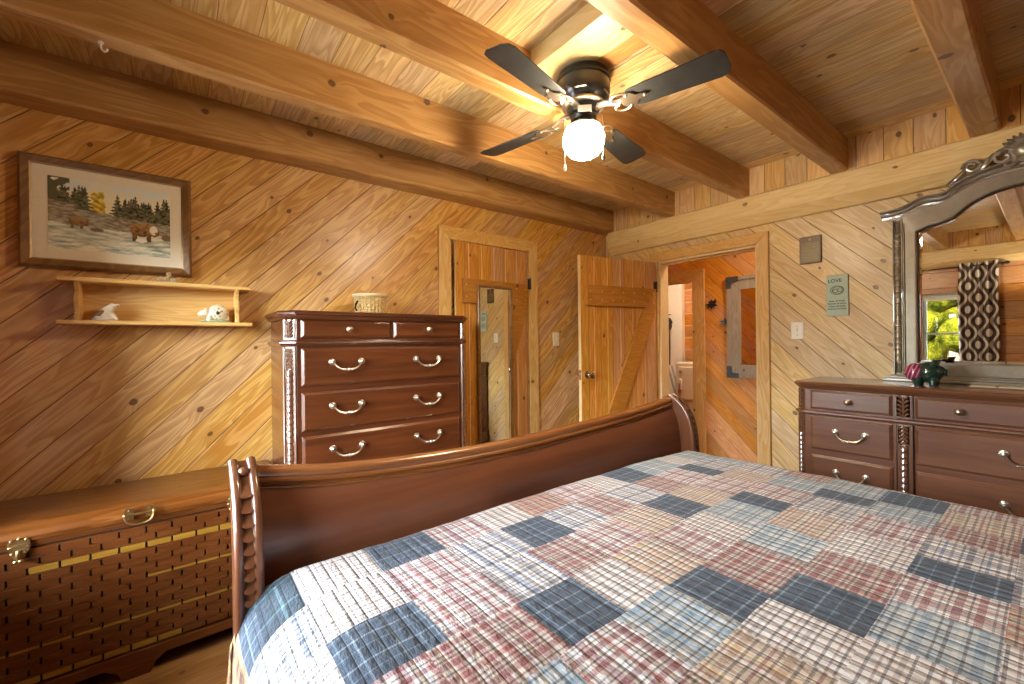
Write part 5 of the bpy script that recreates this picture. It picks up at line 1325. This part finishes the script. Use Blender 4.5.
MB().lathe((4.66, 2.72, 0), [(.10, ZC - .02), (.105, ZC - .04), (.08, ZC - .075), (.04, ZC - .09), (.001, ZC - .093)], 28).build('shade', emit('lit_laundry_lamp', (1.0, .90, .70), 230), ll)

fl = thing('added_floor_uplight', 'unseen bronze uplight added to brighten the ceiling and upper left wall', 'lamp', (-.46, -.10, 0))  # added uplight out of view, brightens the ceiling and upper left wall
lx, ly = -.46, -.10
MB().lathe((lx, ly, 0), [(.13, 0), (.135, .012), (.12, .022), (.03, .035), (.014, .06)], 32).build('base', 'bronze', fl)
MB().lathe((lx, ly, 0), [(.011, .05), (.011, 1.62), (.018, 1.63), (.03, 1.65)], 16).build('pole', 'bronze', fl)
MB().lathe((lx, ly, 0), [(.03, 1.64), (.08, 1.655), (.125, 1.69), (.145, 1.735), (.141, 1.737), (.120, 1.697), (.076, 1.664), (.001, 1.655)], 36, caps=False).build('shade', 'bronze', fl)
q = MB(); q.ell((lx, ly, 1.70), .042, .042, .036, seg=20, rings=12); q.build('bulb', emit('added_uplight_bulb', (1.0, .88, .70), 300), fl)

# ------------------------------------------------------------------ light and camera
def area(name, loc, target, sx, sy_, power, col):
    l = bpy.data.lights.new(name, 'AREA'); l.shape = 'RECTANGLE'; l.size = sx; l.size_y = sy_; l.energy = power; l.color = col
    o = bpy.data.objects.new(name, l); COL.objects.link(o); o.location = loc
    o.rotation_euler = (Vector(target) - Vector(loc)).to_track_quat('-Z', 'Y').to_euler(); return o
def portal(name, loc, target, sx, sy_):
    o = area(name, loc, target, sx, sy_, 1, (1, 1, 1)); o.data.cycles.is_portal = True; return o
for k, (a0, a1, z0, z1) in enumerate(WIN): portal('window_portal', (XD - .145, (a0 + a1) / 2, (z0 + z1) / 2), (3, (a0 + a1) / 2, (z0 + z1) / 2), a1 - a0, z1 - z0)
sun = bpy.data.lights.new('sun', 'SUN'); sun.energy = 7.0; sun.angle = .01; sun.color = (1, .93, .8)
so = bpy.data.objects.new('sun', sun); COL.objects.link(so); so.rotation_euler = Vector((-.62, .22, -.75)).to_track_quat('-Z', 'Y').to_euler()
w = bpy.data.worlds.new('world'); S.world = w; w.use_nodes = True; nt = w.node_tree
bg = nt.nodes['Background']; sky = nt.nodes.new('ShaderNodeTexSky'); sky.sky_type = 'NISHITA'; sky.sun_disc = False; sky.sun_elevation = math.radians(50); sky.sun_rotation = math.radians(90); sky.air_density = 1.2; sky.dust_density = 2.5
hz_ = nt.nodes.new('ShaderNodeHueSaturation'); hz_.inputs['Saturation'].default_value = .42; nt.links.new(sky.outputs[0], hz_.inputs['Color']); nt.links.new(hz_.outputs[0], bg.inputs[0]); bg.inputs[1].default_value = 13.0

cam = bpy.data.cameras.new('camera'); co = bpy.data.objects.new('camera', cam); COL.objects.link(co)
cam.sensor_width = 36; cam.sensor_fit = 'HORIZONTAL'; cam.lens = 36 * 426 / 1024; cam.clip_start = .02
yaw = math.radians(52.0); roll = math.radians(-.68)
fw = Vector((cos(yaw), sin(yaw), 0)); rt = Vector((sin(yaw), -cos(yaw), 0)); dn = Vector((0, 0, -1))
cr_, sr_ = cos(roll), sin(roll)
cxv = rt * cr_ - dn * sr_; cyv = rt * sr_ + dn * cr_
co.matrix_world = Matrix(((cxv.x, -cyv.x, -fw.x, 0), (cxv.y, -cyv.y, -fw.y, 0), (cxv.z, -cyv.z, -fw.z, 1.29), (0, 0, 0, 1)))
S.camera = co
S.view_settings.view_transform = 'Standard'; S.view_settings.look = 'None'; S.view_settings.gamma = 1; S.view_settings.use_curve_mapping = False
S.view_settings.exposure = 0.2
try:
    S.cycles.max_bounces = 10; S.cycles.diffuse_bounces = 5; S.cycles.glossy_bounces = 5; S.cycles.transparent_max_bounces = 8
    S.cycles.sample_clamp_indirect = 8; S.cycles.caustics_reflective = False; S.cycles.caustics_refractive = False
except Exception: pass
for o in bpy.data.objects:
    for k in ('_world', '_org'):
        if k in o: del o[k]
